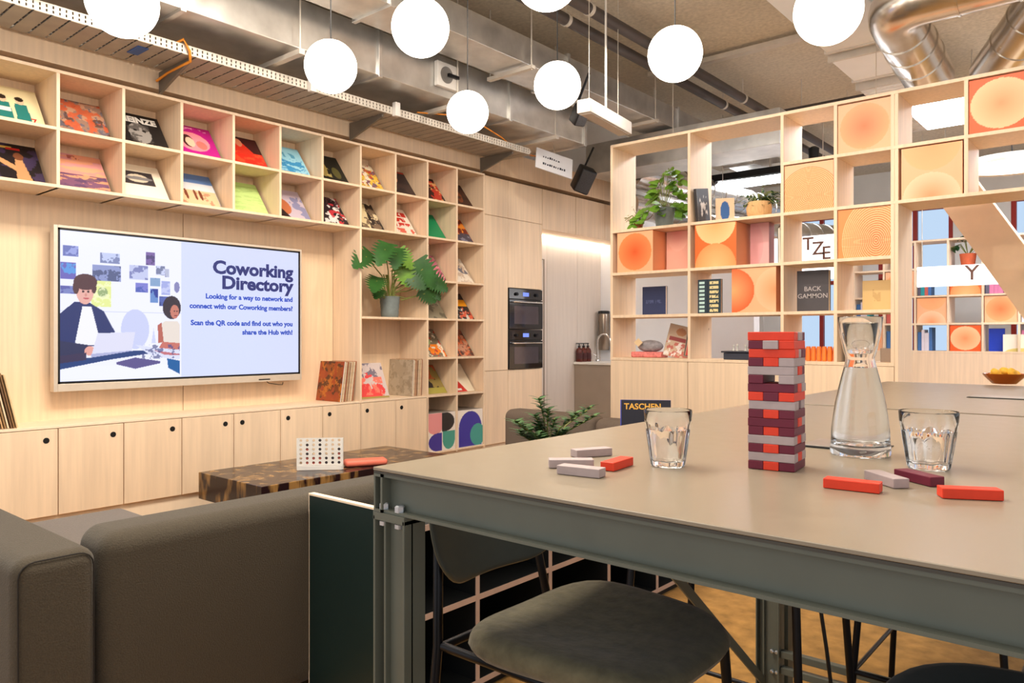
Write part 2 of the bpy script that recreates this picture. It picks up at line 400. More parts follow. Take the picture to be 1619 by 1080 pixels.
def c_emerald(): return A((14, 140, 88), 21).rect(0, .9, 1, 1, (10, 120, 76))
def c_orange(): return A((214, 92, 30), 22).rect(0, 0, 1, .4, (70, 66, 84)).blot((120, 40, 24), 6, .5, region=(0, .4, 1, 1)).blot((240, 150, 50), 9, .62, region=(0, .35, 1, 1)).blot((130, 130, 150), 7, .55, region=(0, 0, 1, .3))
ROW1 = [(c_teens, 'cream record sleeve printed with figures in teal jackets'), (lambda: c_pic([(150, 120, 104), (84, 56, 50), (196, 150, 120), (96, 100, 116), (200, 90, 50)], 2), 'record sleeve with a brown and grey painted fantasy scene'),
 (c_portrait, 'black record sleeve with a grey face and white HEINZE lettering'), (c_magenta, 'magenta record sleeve with a pink oval portrait'), (c_red, 'bright red record sleeve with a reclining figure'),
 (c_blue, 'light blue record sleeve with darker blue brush strokes'), (c_goldfig, 'black record sleeve with a yellowish standing figure'), (c_yellow, 'yellow and purple patterned record sleeve'),
 (c_peach, 'dark record sleeve with a peach coloured patch'), (c_redblk, 'black and red record sleeve, upper row near the tall cabinet'), (c_brown, 'dark brown record sleeve, last in the top row')]
ROW2 = [(c_dancer, 'dark record sleeve with a dancing figure at the left edge'), (c_sunset, 'pink and purple sunset record sleeve'), (c_framed, 'cream record sleeve with a small dark framed picture'), (c_beach, 'record sleeve with blue sky over a sandy beach'),
 (c_green, 'plain light green record sleeve'), (c_profile, 'record sleeve with a dark haired face in profile'), (c_black2, 'black record sleeve scattered with white and red'), (c_cream, 'black record sleeve with a cream diagonal band'),
 (c_redtext, 'white record sleeve covered in red lettering'), (c_emerald, 'plain emerald green record sleeve'), (c_orange, 'orange and grey record sleeve at the end of the second row')]
LOW = {(9, 3): (lambda: c_pic([(190, 110, 130), (226, 190, 200), (140, 60, 90), (230, 150, 160)], 31), 'mauve and pink record sleeve beside the monstera'), (10, 3): (lambda: A((236, 226, 212), 32).poly([(.3, 1), (.7, 1), (1, .35), (.7, .4)], (110, 112, 128)).blot((210, 190, 170), 6, .6), 'white record sleeve with a grey wedge'),
 (9, 4): (lambda: A((150, 142, 120), 33).disc(.3, .75, .35, .2, (236, 206, 20)).blot((90, 84, 70), 7, .55, .8, region=(0, 0, 1, .55)), 'grey record sleeve with a yellow patch, below the mauve one'), (10, 4): (lambda: A((40, 34, 36), 34).rect(0, .5, 1, .75, (240, 160, 20)).blot((210, 90, 60), 6, .55, region=(0, 0, 1, .5)).blot((200, 200, 190), 8, .68, region=(0, 0, 1, .5)), 'black record sleeve with a yellow band'),
 (9, 5): (lambda: A((120, 110, 90), 35).blot((240, 130, 20), 4, .5, region=(0, 0, 1, .45)).disc(.4, .6, .25, .2, (150, 170, 120)).blot((190, 60, 40), 9, .66).blot((230, 220, 200), 9, .64), 'record sleeve with an orange glow under green foliage'), (10, 5): (lambda: c_pic([(140, 84, 66), (70, 44, 40), (206, 150, 120), (220, 110, 60)], 36), 'reddish brown crowded record sleeve'),
 (9, 6): (lambda: A((150, 130, 70), 37).disc(.25, .75, .25, .2, (80, 150, 140)).blot((40, 30, 26), 6, .5, region=(.1, .2, .8, .5)).rect(0, 0, 1, .2, (170, 160, 70)).blot((196, 90, 50), 6, .6, region=(.4, .5, 1, 1)), 'olive record sleeve with a teal patch'), (10, 6): (lambda: A((238, 226, 200), 38).poly([(0, 0), (.7, 0), (.3, .85), (0, .8)], (206, 40, 26)).rect(.05, .05, .5, .12, (240, 236, 226)), 'red and cream record sleeve, lowest of the tilted ones')}
G1 = 'record sleeves displayed in the cubbies'
def sleeve(i, z, art, label):
    o = artbox('record_sleeve', SQ, SQ, .006, art)
    a = math.radians(38); o.rotation_euler = (-a, 0, PI/2)
    o.location = (-4.712, Y(i-1)+.012+SQ/2+.004, z+TH/2+.001)
    return setp(o, label+', tilted in its cubby', 'record', G1)
for i, (f, l) in enumerate(ROW1):
    o = sleeve(i, ZR[1], f(), l)
    WT = mat('white_print', (235, 232, 226), .5, noise=.01)
    if i == 2: text('HEINZE', .07, WT, o, (-.098, -.001, .225), bold=.0035, fitw=.225)
    if i == 0: text('7', .06, mat('red_print', (190, 40, 30), .5, noise=.01), o, (.085, -.001, .02), bold=.001)
for i, (f, l) in enumerate(ROW2): sleeve(i, ZR[2], f(), l)
for (i, r), (f, l) in LOW.items(): sleeve(i, ZR[r], f(), l)
# square patterned boxes at the foot of the bookcase
def shapes1():
    a = Art(80, 80, (236, 226, 216), 0)
    a.rect(0, .5, .5, 1, (230, 150, 150)).disc(.25, .62, .25, .14, (230, 150, 150)).rect(0, .45, .5, .55, (236, 226, 216)).disc(.25, .6, .25, .15, (230, 150, 150))
    a.put((a.u > .5) & (a.v > .5) & (((a.u-.62)/.34)**2+((a.v-.75)/.25)**2 < 1), (42, 38, 40)); a.rect(.5, .5, .62, 1, (42, 38, 40))
    a.put((a.u < .5) & (a.v < .47) & (((a.u-.35)/.33)**2+((a.v-.235)/.235)**2 < 1), (66, 54, 150)); a.rect(.35, 0, .5, .47, (66, 54, 150))
    a.put((a.u > .52) & (a.v < .5) & (((a.u-.75)/.23)**2+((a.v-.3)/.28)**2 < 1), (70, 156, 140)); a.rect(.52, .3, .98, .5, (70, 156, 140))
    return a
def shapes2():
    a = Art(80, 80, (238, 228, 218), 0)
    a.rect(.06, 0, .96, .5, (58, 50, 156)).disc(.51, .5, .45, .46, (58, 50, 156)); a.put((a.v < .62) & (((a.u-.8)/.3)**2+((a.v-.3)/.3)**2 < 1), (66, 156, 146))
    return a
for i, f, l in ((9, shapes1, 'square box with pink, black, violet and teal shapes'), (10, shapes2, 'square box with a blue arch and teal disc')):
    o = artbox('storage_box', .325, .325, .29, f(), edge=(150, 140, 130)); o.rotation_euler = (0, 0, PI/2); o.location = (-4.63, (Y(i-1)+Y(i))/2, .301)
    setp(o, l+', at the foot of the bookcase', 'box', 'patterned boxes in the bookcase')
# upright record stacks on the ledge
def stand(y, x, rz, tilt, art, label, z=H-.489, group=None, w=SQ, t=.006, edge=(206, 190, 160)):
    o = artbox('record_sleeve', w, w, t, art, edge=edge); o.location = (x, y, z); o.rotation_euler = (0, tilt, rz)
    return setp(o, label, 'record', group)
RS = random.Random(5)
def spines(y0, n, step, lean, group, label, pal, xs=-4.66, hh=SQ):
    for k in range(n):
        c = pal[k % len(pal)]
        mb = MB().box(-SQ/2, -.0035, 0, SQ/2, .0035, hh-RS.random()*.012)
        o = mkobj('record', mb, mat('sleeve_%d_%d_%d' % c, c, .7, noise=.15, scale=30), None)
        o.location = (xs-SQ/2+RS.uniform(-.006, .004), y0+k*step, H-.489+.001+.0035*abs(math.sin(lean))); o.rotation_euler = (lean, 0, 0)
        setp(o, label, 'record', group)
PAL1 = [(136, 100, 64), (216, 186, 140), (90, 66, 48), (190, 150, 104), (150, 116, 76), (228, 206, 170), (110, 80, 54)]
PAL2 = [(206, 176, 140), (226, 204, 174), (168, 110, 80), (196, 168, 132), (140, 96, 70), (214, 190, 160)]
spines(1.18, 16, .0135, .22, 'records leaning at the left end of the ledge', 'thin record in the row of brown spines leaning left of the television', PAL1)
spines(3.512, 9, .0125, -.13, 'records behind the orange brown sleeve', 'thin record in the pale spines just right of the orange brown marbled sleeve', PAL2)
spines(4.232, 9, .0115, -.05, 'records beside the grey sleeve', 'thin record in the pale spines at the ledge end, under the monstera shelf', PAL2)
st = lambda y, x, rz, art, lab: stand(y, x, rz, 0, art, lab)
o = artbox('record_sleeve', SQ, SQ, .008, c_pic([(150, 76, 26), (110, 50, 20), (190, 110, 36), (60, 34, 22), (160, 66, 30)], 41, ks=(3, 5, 8))); o.rotation_euler = (-.15, 0, 0); o.location = (-4.808, 3.494, H-.488)
setp(o, 'orange brown marbled record sleeve standing at the right end of the television niche', 'record')
o = artbox('record_sleeve', SQ, SQ, .008, A((206, 190, 186), 42).blot((226, 44, 44), 4, .42, .95, region=(.05, .05, .95, .72)).blot((120, 110, 124), 7, .6, region=(0, .6, 1, 1)).blot((240, 120, 100), 9, .6, region=(.1, .1, .9, .6)).rect(0, 0, 1, .06, (160, 140, 70))); o.rotation_euler = (-.42, 0, PI/2-.05); o.location = (-4.70, 3.86, H-.488)
setp(o, 'record sleeve with big red flowers leaning back under the monstera shelf', 'record')
o = artbox('record_sleeve', .30, .30, .006, A((186, 170, 148), 43).blot((170, 152, 128), 6, .55, .7).blot((140, 126, 104), 8, .66, .5)); o.rotation_euler = (-.06, 0, 0); o.location = (-4.806, 4.218, H-.488)
setp(o, 'faded grey record sleeve standing in front of the pale spines', 'record')
# ------------------------------------------------------------------ television
TVx = -4.84; tv = thing('television', (TVx, 2.452, H+.166), 'large wall television in a pale frame showing a coworking directory slide', 'television')
O = tv.location
SIL = mat('tv_frame', (214, 200, 182), .35, .3, noise=.03, scale=30)
y0, y1, z0, z1 = 1.619, 3.285, H-.318, H+.652
fr = MB(O).box(-4.90, y0, z0, TVx, y0+.022, z1).box(-4.90, y1-.012, z0, TVx, y1, z1).box(-4.90, y0+.0222, z1-.016, TVx, y1-.0122, z1).box(-4.90, y0+.0222, z0, TVx, y1-.0122, z0+.045)
mkobj('frame', fr, SIL, tv, bevel=.002)
mkobj('rear_housing', MB(O).box(-4.93, y0+.03, z0+.05, -4.86, y1-.03, z1-.03), BLACK, tv, bevel=.01)
mkobj('wall_mount', MB(O).box(-4.96, 2.2, H, -4.925, 2.7, H+.3), BLACK, tv)
bz = MB(O).box(-4.86, y0+.022, z0+.045, TVx-.003, y0+.034, z1-.016).box(-4.86, y1-.026, z0+.045, TVx-.003, y1-.012, z1-.016).box(-4.86, y0+.02, z1-.028, TVx-.003, y1-.012, z1-.016).box(-4.86, y0+.02, z0+.045, TVx-.003, y1-.012, z0+.058)
mkobj('bezel', bz, BLACK, tv)
SW, SH = y1-y0-.06, z1-z0-.086
def slide():
    a = Art(480, 270, (214, 222, 250), 3)
    a.c = np.zeros((270, 480, 3)); a.u, a.v = np.meshgrid(np.linspace(0, 1, 480), np.linspace(0, 1, 270)); a.c[:] = arr((206, 216, 252))
    B = .505; u0 = a.u.copy(); a.u = u0*(.505/.447); a.rect(0, 0, B, 1, (232, 234, 254))
    def pic(x0, y0, x1, y1, c1, c2, k=10): a.rect(x0, y0, x1, y1, c1); a.blot(c2, 40, .5, .8, ky=30, region=(x0, y0, x1, y1)); 
    pic(.01, .83, .07, .9, (150, 160, 220), (90, 100, 170)); pic(.0, .68, .06, .79, (90, 150, 220), (110, 80, 170)); pic(.0, .58, .055, .635, (120, 130, 190), (80, 80, 160))
    pic(.155, .8, .235, .87, (190, 200, 236), (100, 110, 160)); pic(.125, .68, .24, .785, (140, 150, 200), (60, 70, 110)); pic(.275, .7, .355, .8, (190, 196, 232), (100, 106, 170))
    pic(.345, .81, .385, .9, (120, 96, 160), (70, 60, 110)); pic(.39, .74, .43, .81, (200, 206, 240), (80, 90, 130)); pic(.43, .73, .45, .79, (180, 184, 210), (120, 120, 170))
    pic(.3, .61, .355, .68, (80, 96, 180), (130, 130, 210)); pic(.365, .66, .41, .72, (130, 160, 200), (90, 100, 170)); pic(.365, .54, .4, .64, (40, 60, 150), (110, 150, 210)); pic(.405, .52, .46, .59, (80, 96, 170), (40, 60, 120)); pic(.415, .6, .455, .7, (190, 196, 236), (150, 160, 220))
    a.disc(.485, .66, .013, .04, (130, 130, 180))
    a.rect(.12, .5, .2, .68, (224, 232, 150)).disc(.165, .6, .02, .035, (150, 170, 120)).blot((240, 244, 200), 60, .6, .7, region=(.12, .5, .2, .68))
    a.rect(.0, .465, B, .47, (190, 196, 226)).disc(.3, .35, .06, .14, (196, 202, 238))
    a.poly([(.0, .22), (.0, .45), (.055, .53), (.11, .53), (.17, .47), (.215, .33), (.19, .24)], (34, 46, 104)); a.poly([(.055, .24), (.085, .5), (.12, .5), (.15, .3), (.14, .24)], (236, 236, 248))
    a.disc(.095, .6, .034, .085, (226, 170, 160)).disc(.097, .665, .046, .055, (84, 52, 58)).disc(.06, .625, .012, .045, (84, 52, 58)).disc(.13, .625, .01, .035, (84, 52, 58))
    a.poly([(.0, .15), (.0, .27), (.11, .24), (.12, .18)], (40, 44, 84)); a.disc(.115, .2, .022, .032, (226, 160, 150)); a.poly([(.12, .17), (.145, .32), (.30, .33), (.285, .2)], (216, 216, 238)); a.poly([(.12, .15), (.12, .18), (.285, .2), (.3, .18)], (170, 174, 214))
    a.disc(.462, .51, .042, .085, (48, 36, 50)).disc(.475, .48, .02, .05, (196, 120, 104)); a.poly([(.4, .25), (.41, .38), (.43, .41), (.49, .41), (.5, .38), (.5, .25)], (226, 214, 206)); a.poly([(.4, .25), (.398, .38), (.415, .4), (.425, .26)], (180, 96, 84)); a.poly([(.4, .21), (.5, .2), (.5, .25), (.42, .26)], (196, 110, 100)); a.poly([(.37, .25), (.38, .36), (.39, .25)], (200, 206, 240))
    a.rect(0, 0, B, .1, (234, 236, 254)); a.poly([(0, .08), (0, .15), (.12, .155), (.3, .2), (.38, .2), (.38, .18), (.2, .14)], (30, 60, 120)); a.poly([(0, .12), (.1, .14), (.1, .19), (0, .17)], (54, 44, 80))
    a.poly([(.22, .12), (.30, .15), (.41, .12), (.41, .105), (.3, .07), (.22, .105)], (88, 80, 138)); a.poly([(.3, .24), (.38, .22), (.5, .2), (.5, .13), (.44, .14), (.36, .17)], (214, 218, 244)); a.poly([(.38, .2), (.46, .18), (.5, .17), (.5, .16), (.43, .165)], (190, 110, 120)); a.blot((60, 70, 130), 60, .66, .8, ky=40, region=(.33, .14, .5, .24)); a.poly([(.44, .14), (.5, .12), (.5, .02), (.445, .07)], (10, 90, 156))
    for (fx, fy, q) in ((.088, .6, 1), (.108, .6, 1), (.474, .485, .7), (.486, .485, .7)): a.disc(fx, fy, .005*q, .008*q, (60, 36, 44))
    a.disc(.1, .555, .012, .006, (190, 90, 96)).disc(.48, .452, .007, .005, (130, 50, 60)).disc(.098, .578, .004, .012, (206, 140, 130)); a.u = u0; a.put(a.u > .447, (206, 214, 252)); return a
sc = artbox('screen', SW, SH, .01, slide(), edge=(20, 20, 30), m=artmat('screen_glow', .2, emit=.92), parent=tv)
sc.rotation_euler = (0, 0, PI/2); sc.location = Vector((TVx-.005, (y0+y1)/2+.004, z0+.058))-O
NAVY = mat('screen_letters', (34, 40, 92), .4, noise=.01, emit=.5, emitcol=(34, 44, 100)); NAVY2 = mat('screen_letters_blue', (24, 56, 150), .4, noise=.01, emit=.6, emitcol=(24, 56, 150))
xr = SW/2-.05
for s, z, w_ in (('Coworking', .785, .625), ('Directory', .67, .561)): text(s, .122, NAVY, sc, (xr, -.002, SH*z), align='RIGHT', bold=.0048, name='screen_text', fitw=w_)
for s, z, w_ in (('Looking for a way to network and', .588, .669), ('connect with our Coworking members?', .512, .782), ('Scan the QR code and find out who you', .385, .773), ('share the Hub with!', .315, .402)): text(s, .047, NAVY2, sc, (xr, -.002, SH*z), align='RIGHT', bold=.0017, name='screen_text', fitw=w_)
mkobj('button', MB(O).box(TVx-.001, 2.93, z0+.012, TVx+.002, 3.02, z0+.02), BLACK, tv)
mkobj('cable', MB(O).tube([(-4.88, 3.0, z0+.01), (-4.87, 3.03, z0-.015), (-4.89, 3.12, z0-.03), (-4.93, 3.18, z0-.035), (-4.955, 3.2, z0-.02)], .003, 6), BLACK, tv, smooth=True)
# ------------------------------------------------------------------ tall cabinets, ovens, kitchen niche
def cabinet(y0, y1, spans, label, zb=.283, door_only=()):
    t = thing('tall_cabinet', (XB, (y0+y1)/2, zb), label, 'cabinet'); o = t.location
    mkobj('body', MB(o).box(XB, y0+.001, zb, XF-.021, y1-.001, 2.74) if not door_only else MB(o).box(XB, y0+.001, zb, XF-.021, y1-.001, door_only[0]).box(XB, y0+.001, door_only[1], XF-.021, y1-.001, 2.74), BIRCHB, t)
    for a, b in spans: mkobj('door', MB(o).box(XF-.02, y0+.002, a+.002, XF, y1-.002, b-.002), BIRCH, t, bevel=.0015, seg=1)
    return t
cabinet(5.07, 5.39, [(.286, .96), (.96, 2.385), (2.385, 2.74)], 'tall narrow birch cabinet between the bookcase and the ovens')
cabinet(5.39, 5.91, [(.286, .96), (1.735, 2.385), (2.385, 2.74)], 'tall birch cabinet housing the two black ovens', door_only=(.965, 1.735))
for a, b, l in ((5.912, 6.48, 'birch wall cabinet above the niche, next to the oven cabinet'), (6.482, 7.03, 'birch wall cabinet above the niche, right of the first one'), (7.032, 7.455, 'birch wall cabinet above the niche, farthest back')):
    t = thing('wall_cabinet', (XB, (a+b)/2, 2.345), l, 'cabinet'); o = t.location
    mkobj('body', MB(o).box(XB, a, 2.345, XF-.021, b, 2.74), BIRCHB, t); mkobj('door', MB(o).box(XF-.02, a+.002, 2.343, XF, b-.002, 2.738), BIRCH, t, bevel=.0015, seg=1)
OVG = mat('oven_glass', (16, 15, 18), .06, noise=.05, scale=4, coat=.5); OVW = mat('oven_window', (84, 76, 82), .05, .3, noise=.3, scale=3)
def oven(z0, z1, label):
    t = thing('oven', (XB+.1, 5.65, z0), label, 'oven', 'built in ovens'); o = t.location; a, b = 5.397, 5.903
    mkobj('housing', MB(o).box(-4.93, a+.005, z0, XF-.004, b-.005, z1), BLACK, t)
    cp = mkobj('control_panel', MB(o).box(XF-.003, a, z1-.1, XF+.008, b, z1-.004), OVG, t, bevel=.002)
    mkobj('display', MB(o).box(XF+.0085, 5.6, z1-.072, XF+.0095, 5.69, z1-.035), mat('display_glow', (90, 110, 190), .3, emit=1.2), cp)
    for y in (5.50, 5.80):
        M = Matrix.Translation(Vector((XF+.008, y, z1-.055))-o) @ Matrix.Rotation(PI/2, 4, 'Y')
        mkobj('knob', MB().lathe([(.017, 0), (.015, .018), (.001, .018)], 20, M), BLKM, cp, smooth=True)
    d = mkobj('door', MB(o).box(XF-.003, a, z0+.003, XF+.012, b, z1-.108), OVG, t, bevel=.002)
    mkobj('window', MB(o).box(XF+.0125, a+.07, z0+.05, XF+.0135, b-.07, z1-.165), OVW, d)
    mkobj('handle', MB(o).tube([(XF+.012, a+.05, z1-.13), (XF+.045, a+.05, z1-.13), (XF+.045, b-.05, z1-.13), (XF+.012, b-.05, z1-.13)], .008, 10), CHROME, d, smooth=True)
oven(1.345, 1.733, 'black built-in oven, upper of the two'); oven(.965, 1.342, 'black built-in oven, lower of the two')
single('light_strip', MB().box(-4.93, 5.93, 2.325, -4.90, 7.45, 2.342), lampm('led_strip', (255, 244, 226), 14), 'glowing white light strip under the cabinets over the kitchen niche', 'light')
t = thing('kitchen_counter', (-4.45, 7.18, 0), 'grey brown kitchen counter with a thin white top in the niche', 'counter'); o = t.location
mkobj('body', MB(o).box(-4.952, 6.92, 0, -3.6, 7.455, .965), mat('taupe_front', (160, 146, 132), .5, noise=.05, scale=4), t, bevel=.003)
mkobj('top', MB(o).box(-4.952, 6.9, .966, -3.58, 7.457, .992), mat('white_top', (240, 236, 230), .3, noise=.02), t, bevel=.003)
fa = onx(938, 570, -4.55); t = thing('faucet', (-4.87, 7.26, .993), 'slim chrome gooseneck faucet on the white counter', 'faucet')
mkobj('spout', MB().tube([(0, 0, 0), (0, 0, .22)]+[(.09-.09*math.cos(k*PI/8), -.0, .22+.09*math.sin(k*PI/8)) for k in range(1, 9)]+[(.18, 0, .17)], .012, 10), CHROME, t, smooth=True)
mkobj('base', MB().lathe([(.026, 0), (.026, .02), (.014, .03)], 20), CHROME, t, smooth=True); mkobj('lever', MB().tube([(0, 0, .06), (-.05, -.03, .09)], .006, 8), CHROME, t, smooth=True)
def soap(y, label):
    t = thing('soap_bottle', (-4.91, y, .993), label, 'bottle', 'soap bottles by the sink')
    mkobj('bottle', MB().lathe([(.036, 0), (.038, .01), (.038, .12), (.03, .145), (.014, .155), (.014, .165)], 20), mat('amber_glass', (92, 32, 22), .15, noise=.1, scale=10), t, smooth=True)
    mkobj('label', MB().lathe([(.0386, .03), (.0386, .1)], 20, cap=False), mat('label_maroon', (70, 26, 26), .6, noise=.1), t)
    mkobj('pump', MB().lathe([(.016, .165), (.016, .18), (.006, .182), (.006, .2)], 14).box(-.04, -.006, .2, .012, .006, .21), BLACK, t)
soap(6.955, 'brown soap bottle with a black pump, leftmost of three on the counter'); soap(7.04, 'brown soap bottle with a black pump, middle of three'); soap(7.125, 'brown soap bottle with a black pump, nearest the faucet')
t = thing('towel_dispenser', (-4.86, 7.38, 1.12), 'tall brushed metal dispenser on the wall over the sink', 'dispenser')
mkobj('body', MB().lathe([(.06, 0), (.065, .01), (.065, .40), (.06, .42)], 28), mat('brushed_steel', (150, 136, 122), .3, .9, noise=.1, scale=5), t, smooth=True)
mkobj('cap', MB().lathe([(.066, .42), (.066, .45), (.05, .455)], 28), BLACK, t, smooth=True)
single('wall_switch', MB().box(-3.72, 7.45, 1.28, -3.64, 7.459, 1.46), mat('switch_slate', (70, 80, 92), .4, noise=.05), 'slim dark grey switch panel on the pale wall behind the shelving', 'switch', bevel=.002)
# ------------------------------------------------------------------ open partition shelving
YP, PD = 5.2, .36
XL = [-3.363, -2.676, -1.971, -1.616, -1.269, -.865, -.51, -.155, .2, .555]
ZP = [H+1.545, H+1.197, H+.85, H+.507, H+.165, H-.176]   # boards from the top
ps = thing('open_shelving', (-2.3, YP+PD/2, 0), 'open birch shelving partition with plants, books and orange boxes, beside the doorway', 'shelving'); O = ps.location
T2 = .022
def pb(name, *b, m=BIRCH): return mkobj(name, MB(O).box(*b), m, ps, bevel=.0015, seg=1)
def vb(x, za, zb): pb('divider', x, YP, zb, x+T2, YP+PD, za)
def hb(x0, x1, z): pb('shelf', x0, YP-.001, z-T2/2, x1, YP+PD, z+T2/2)
vb(XL[0], ZP[0], ZP[5]); vb(XL[1], ZP[0], ZP[5]); vb(XL[2], ZP[0], ZP[5]); vb(XL[3], ZP[0], ZP[5]); vb(XL[4], ZP[0], ZP[5]); vb(XL[4]+T2+.001, ZP[0], 0)
for x in XL[5:]: vb(x, ZP[0], ZP[2])
hb(XL[0], XL[-1]+T2, ZP[0]); hb(XL[2], XL[-1], ZP[1]); hb(XL[0], XL[-1], ZP[2])
for z in ZP[3:]: hb(XL[0], XL[4]+T2, z)
for a, b, l in ((XL[0], XL[1], 'birch base cabinet under the blue book bay of the partition'), (XL[1], XL[2], 'birch base cabinet under the wide second bay of the partition'), (XL[2], XL[4]+T2, 'birch base cabinet under the bays next to the doorway')):
    t = thing('partition_cabinet', ((a+b)/2, YP+PD/2, 0), l, 'cabinet'); o = t.location
    mkobj('body', MB(o).box(a+.001, YP+.02, 0, b-.001, YP+PD, ZP[5]-T2/2-.001), BIRCHB, t); mkobj('front_panel', MB(o).box(a+.002, YP, .002, b-.002, YP+.019, ZP[5]-T2/2-.002), BIRCH, t, bevel=.0015, seg=1)
# orange boxes
PEACH, OR1, OR2 = (244, 180, 134), (240, 112, 42), (246, 150, 90)
def cone(a, x, y, rx, ry, c_in, c_out, ecc=(0, 0), rings=0):
    d = np.sqrt(((a.u-x)/rx)**2+((a.v-y)/ry)**2); d2 = np.clip(np.sqrt(((a.u-x-ecc[0]*(1-d))/rx)**2+((a.v-y-ecc[1]*(1-d))/ry)**2), 0, 1)
    a.put(d < 1, c_in); a.put((d < 1)*d2, c_out)
    if rings: a.put((d < 1)*(np.sin(d2*rings*2*PI) > .15), (250, 206, 146), .8)
    return a
def art_kind(k):
    a = Art(72, 72, PEACH, 0)
    if k == 'disc': cone(a, .5, .5, .46, .46, (236, 118, 62), (250, 164, 108))
    if k == 'discdark': cone(a, .5, .5, .46, .46, (226, 90, 34), (248, 140, 80))
    if k == 'offdisc': a.c[:] = arr((238, 92, 28)); cone(a, .5, .5, .48, .46, (244, 150, 96), (252, 196, 146))
    if k == 'halves': cone(a, .5, 1.02, .48, .5, (246, 162, 104), (250, 176, 120)); cone(a, .5, -.02, .48, .5, (244, 140, 84), (253, 200, 160))
    if k == 'halvesdark': a.c[:] = arr((238, 104, 32)); cone(a, .5, 1.02, .48, .5, (246, 160, 92), (252, 196, 136)); cone(a, .5, -.02, .5, .56, (252, 190, 126), (246, 150, 84))
    if k == 'sides': cone(a, .02, .5, .5, .5, (250, 170, 110), (232, 98, 40)); cone(a, 1.0, .5, .46, .48, (246, 150, 96), (252, 190, 146))
    if k == 'rings': a = Art(150, 150, (244, 140, 70), 0); cone(a, .72, .32, .66, .9, (228, 96, 34), (242, 140, 74), rings=20)
    if k == 'ringstop': a = Art(150, 150, PEACH, 0); cone(a, .5, .3, .62, .62, (236, 128, 62), (236, 134, 70), rings=18)
    return a
OB = 'orange boxes with discs in the partition'
def obox(x0, z, k, label, y=YP+.01, d=.30, w=.325, group=OB, h=.318, edge=(240, 160, 110)):
    t = artbox('display_box', w, h, d, art_kind(k), edge=edge); t.location = (x0+w/2, y, z+T2/2+.0005); setp(t, label, 'box', group); return t
obox(XL[0]+.06, ZP[3], 'discdark', 'orange box with a dark orange disc in the left bay below the trailing plant')
b2 = Art(40, 40, (236, 170, 150), 0); cone(b2, .5, 1., .5, .5, (232, 150, 140), (240, 180, 160))
o = artbox('display_box', .2, .318, .1, b2, edge=(226, 150, 130)); o.location = (XL[0]+.40+.1, YP+.2, ZP[3]+T2/2+.0005); setp(o, 'dusty pink box standing behind the orange disc box in the left bay', 'box')
obox(XL[1]+.055, ZP[3], 'halvesdark', 'orange box with two half discs below the two leaning books')
b3 = Art(40, 40, (226, 170, 168), 0); cone(b3, .2, .5, .5, .5, (206, 140, 140), (224, 160, 160))
o = artbox('display_box', .14, .318, .1, b3, edge=(200, 140, 140)); o.location = (XL[1]+.475, YP+.2, ZP[3]+T2/2+.0005); setp(o, 'mauve box standing behind the two half disc box', 'box')
obox(XL[2]-.36, ZP[4], 'sides', 'orange box with two discs cut by its sides, below the green leaning book')
obox(XL[2]+.025, ZP[2], 'ringstop', 'orange box with fine rings right of the basket planter')
obox(XL[3]+.025, ZP[1], 'disc', 'orange box with a large pale disc in the top row, left of the doorway')
obox(XL[3]+.025, ZP[3], 'rings', 'orange box with many fine rings right of the lettered sign')
obox(XL[4]+.06, ZP[2], 'halves', 'peach box with two facing discs above the doorway', w=.335)
obox(XL[5]+.025, ZP[1], 'offdisc', 'vivid orange box with a pale disc in the top right corner', w=.325)
# books in the partition
def book(x, y, z, w, h, t, rgb, label, rot=(0, 0, 0), cover=None, tx=None, txcol=None, tsize=.03, pages=True, bold=.0004, z2=.5, align='CENTER', group=None):
    """cover faces -Y"""
    b = thing('book', (x, y, z), label, 'book', group, rot=rot)
    m = mat('book_%d_%d_%d' % rgb, rgb, .5, noise=.06, scale=12)
    cv = MB().box(-w/2, 0, 0, w/2, .003, h).box(-w/2, t-.003, 0, w/2, t, h).box(-w/2, 0, 0, -w/2+.003, t, h)
    mkobj('cover', cv, m, b, bevel=.0008, seg=1)
    mkobj('pages', MB().box(-w/2+.003, .003, .003, w/2-.004, t-.003, h-.003), mat('paper', (236, 228, 212), .8, noise=.05, scale=90, stretch=(1, 20, 1)), b)
    if cover is not None:
        c = artbox('cover_art', w-.002, h-.002, .0006, cover, parent=b); c.location = (0, -.0007, .001)
    if tx:
        for i, s in enumerate(tx.split('|')): text(s, tsize, mat('ink_%d_%d_%d' % txcol, txcol, .5, noise=.01), b, (0, -.0016, h*z2-i*tsize*1.1), align=align, bold=bold)
    return b
zr = lambda k: ZP[k]+T2/2+.001
book(-3.105, YP+.25, zr(4), .215, .235, .03, (44, 56, 96), 'dark blue book facing out in the left bay', cover=Art(60, 60, (44, 56, 96), 4).blot((84, 96, 140), 26, .5, .8, ky=8, region=(.15, .42, .82, .54)))
ba = Art(60, 60, (24, 48, 60), 51)
for k in range(8): ba.rect(.06, .05+k*.118, .3, .11+k*.118, (190, 220, 214)); 
ba.rect(.4, 0, .46, 1, (18, 34, 48))
for k in range(7): ba.blot((222, 206, 150), 20, .3, 1, ky=20, region=(.52, .05+k*.134, .9, .13+k*.134))
book(-2.535, YP+.07, zr(4), .185, .255, .03, (24, 48, 60), 'dark teal book with rows of pale pictures on its cover', cover=ba)
book(-1.80, YP+.14, zr(4), .215, .285, .045, (72, 68, 72), 'charcoal boxed book with thin lettering, left of the tan book', tx='BACK|GAMMON', txcol=(176, 168, 168), tsize=.045)
book(-1.40, YP+.20, zr(4), .185, .2, .04, (214, 182, 122), 'tan book facing out beside the doorway', cover=Art(60, 60, (214, 182, 122), 5).blot((192, 156, 98), 9, .5, .8, region=(.34, .3, .62, .7)))
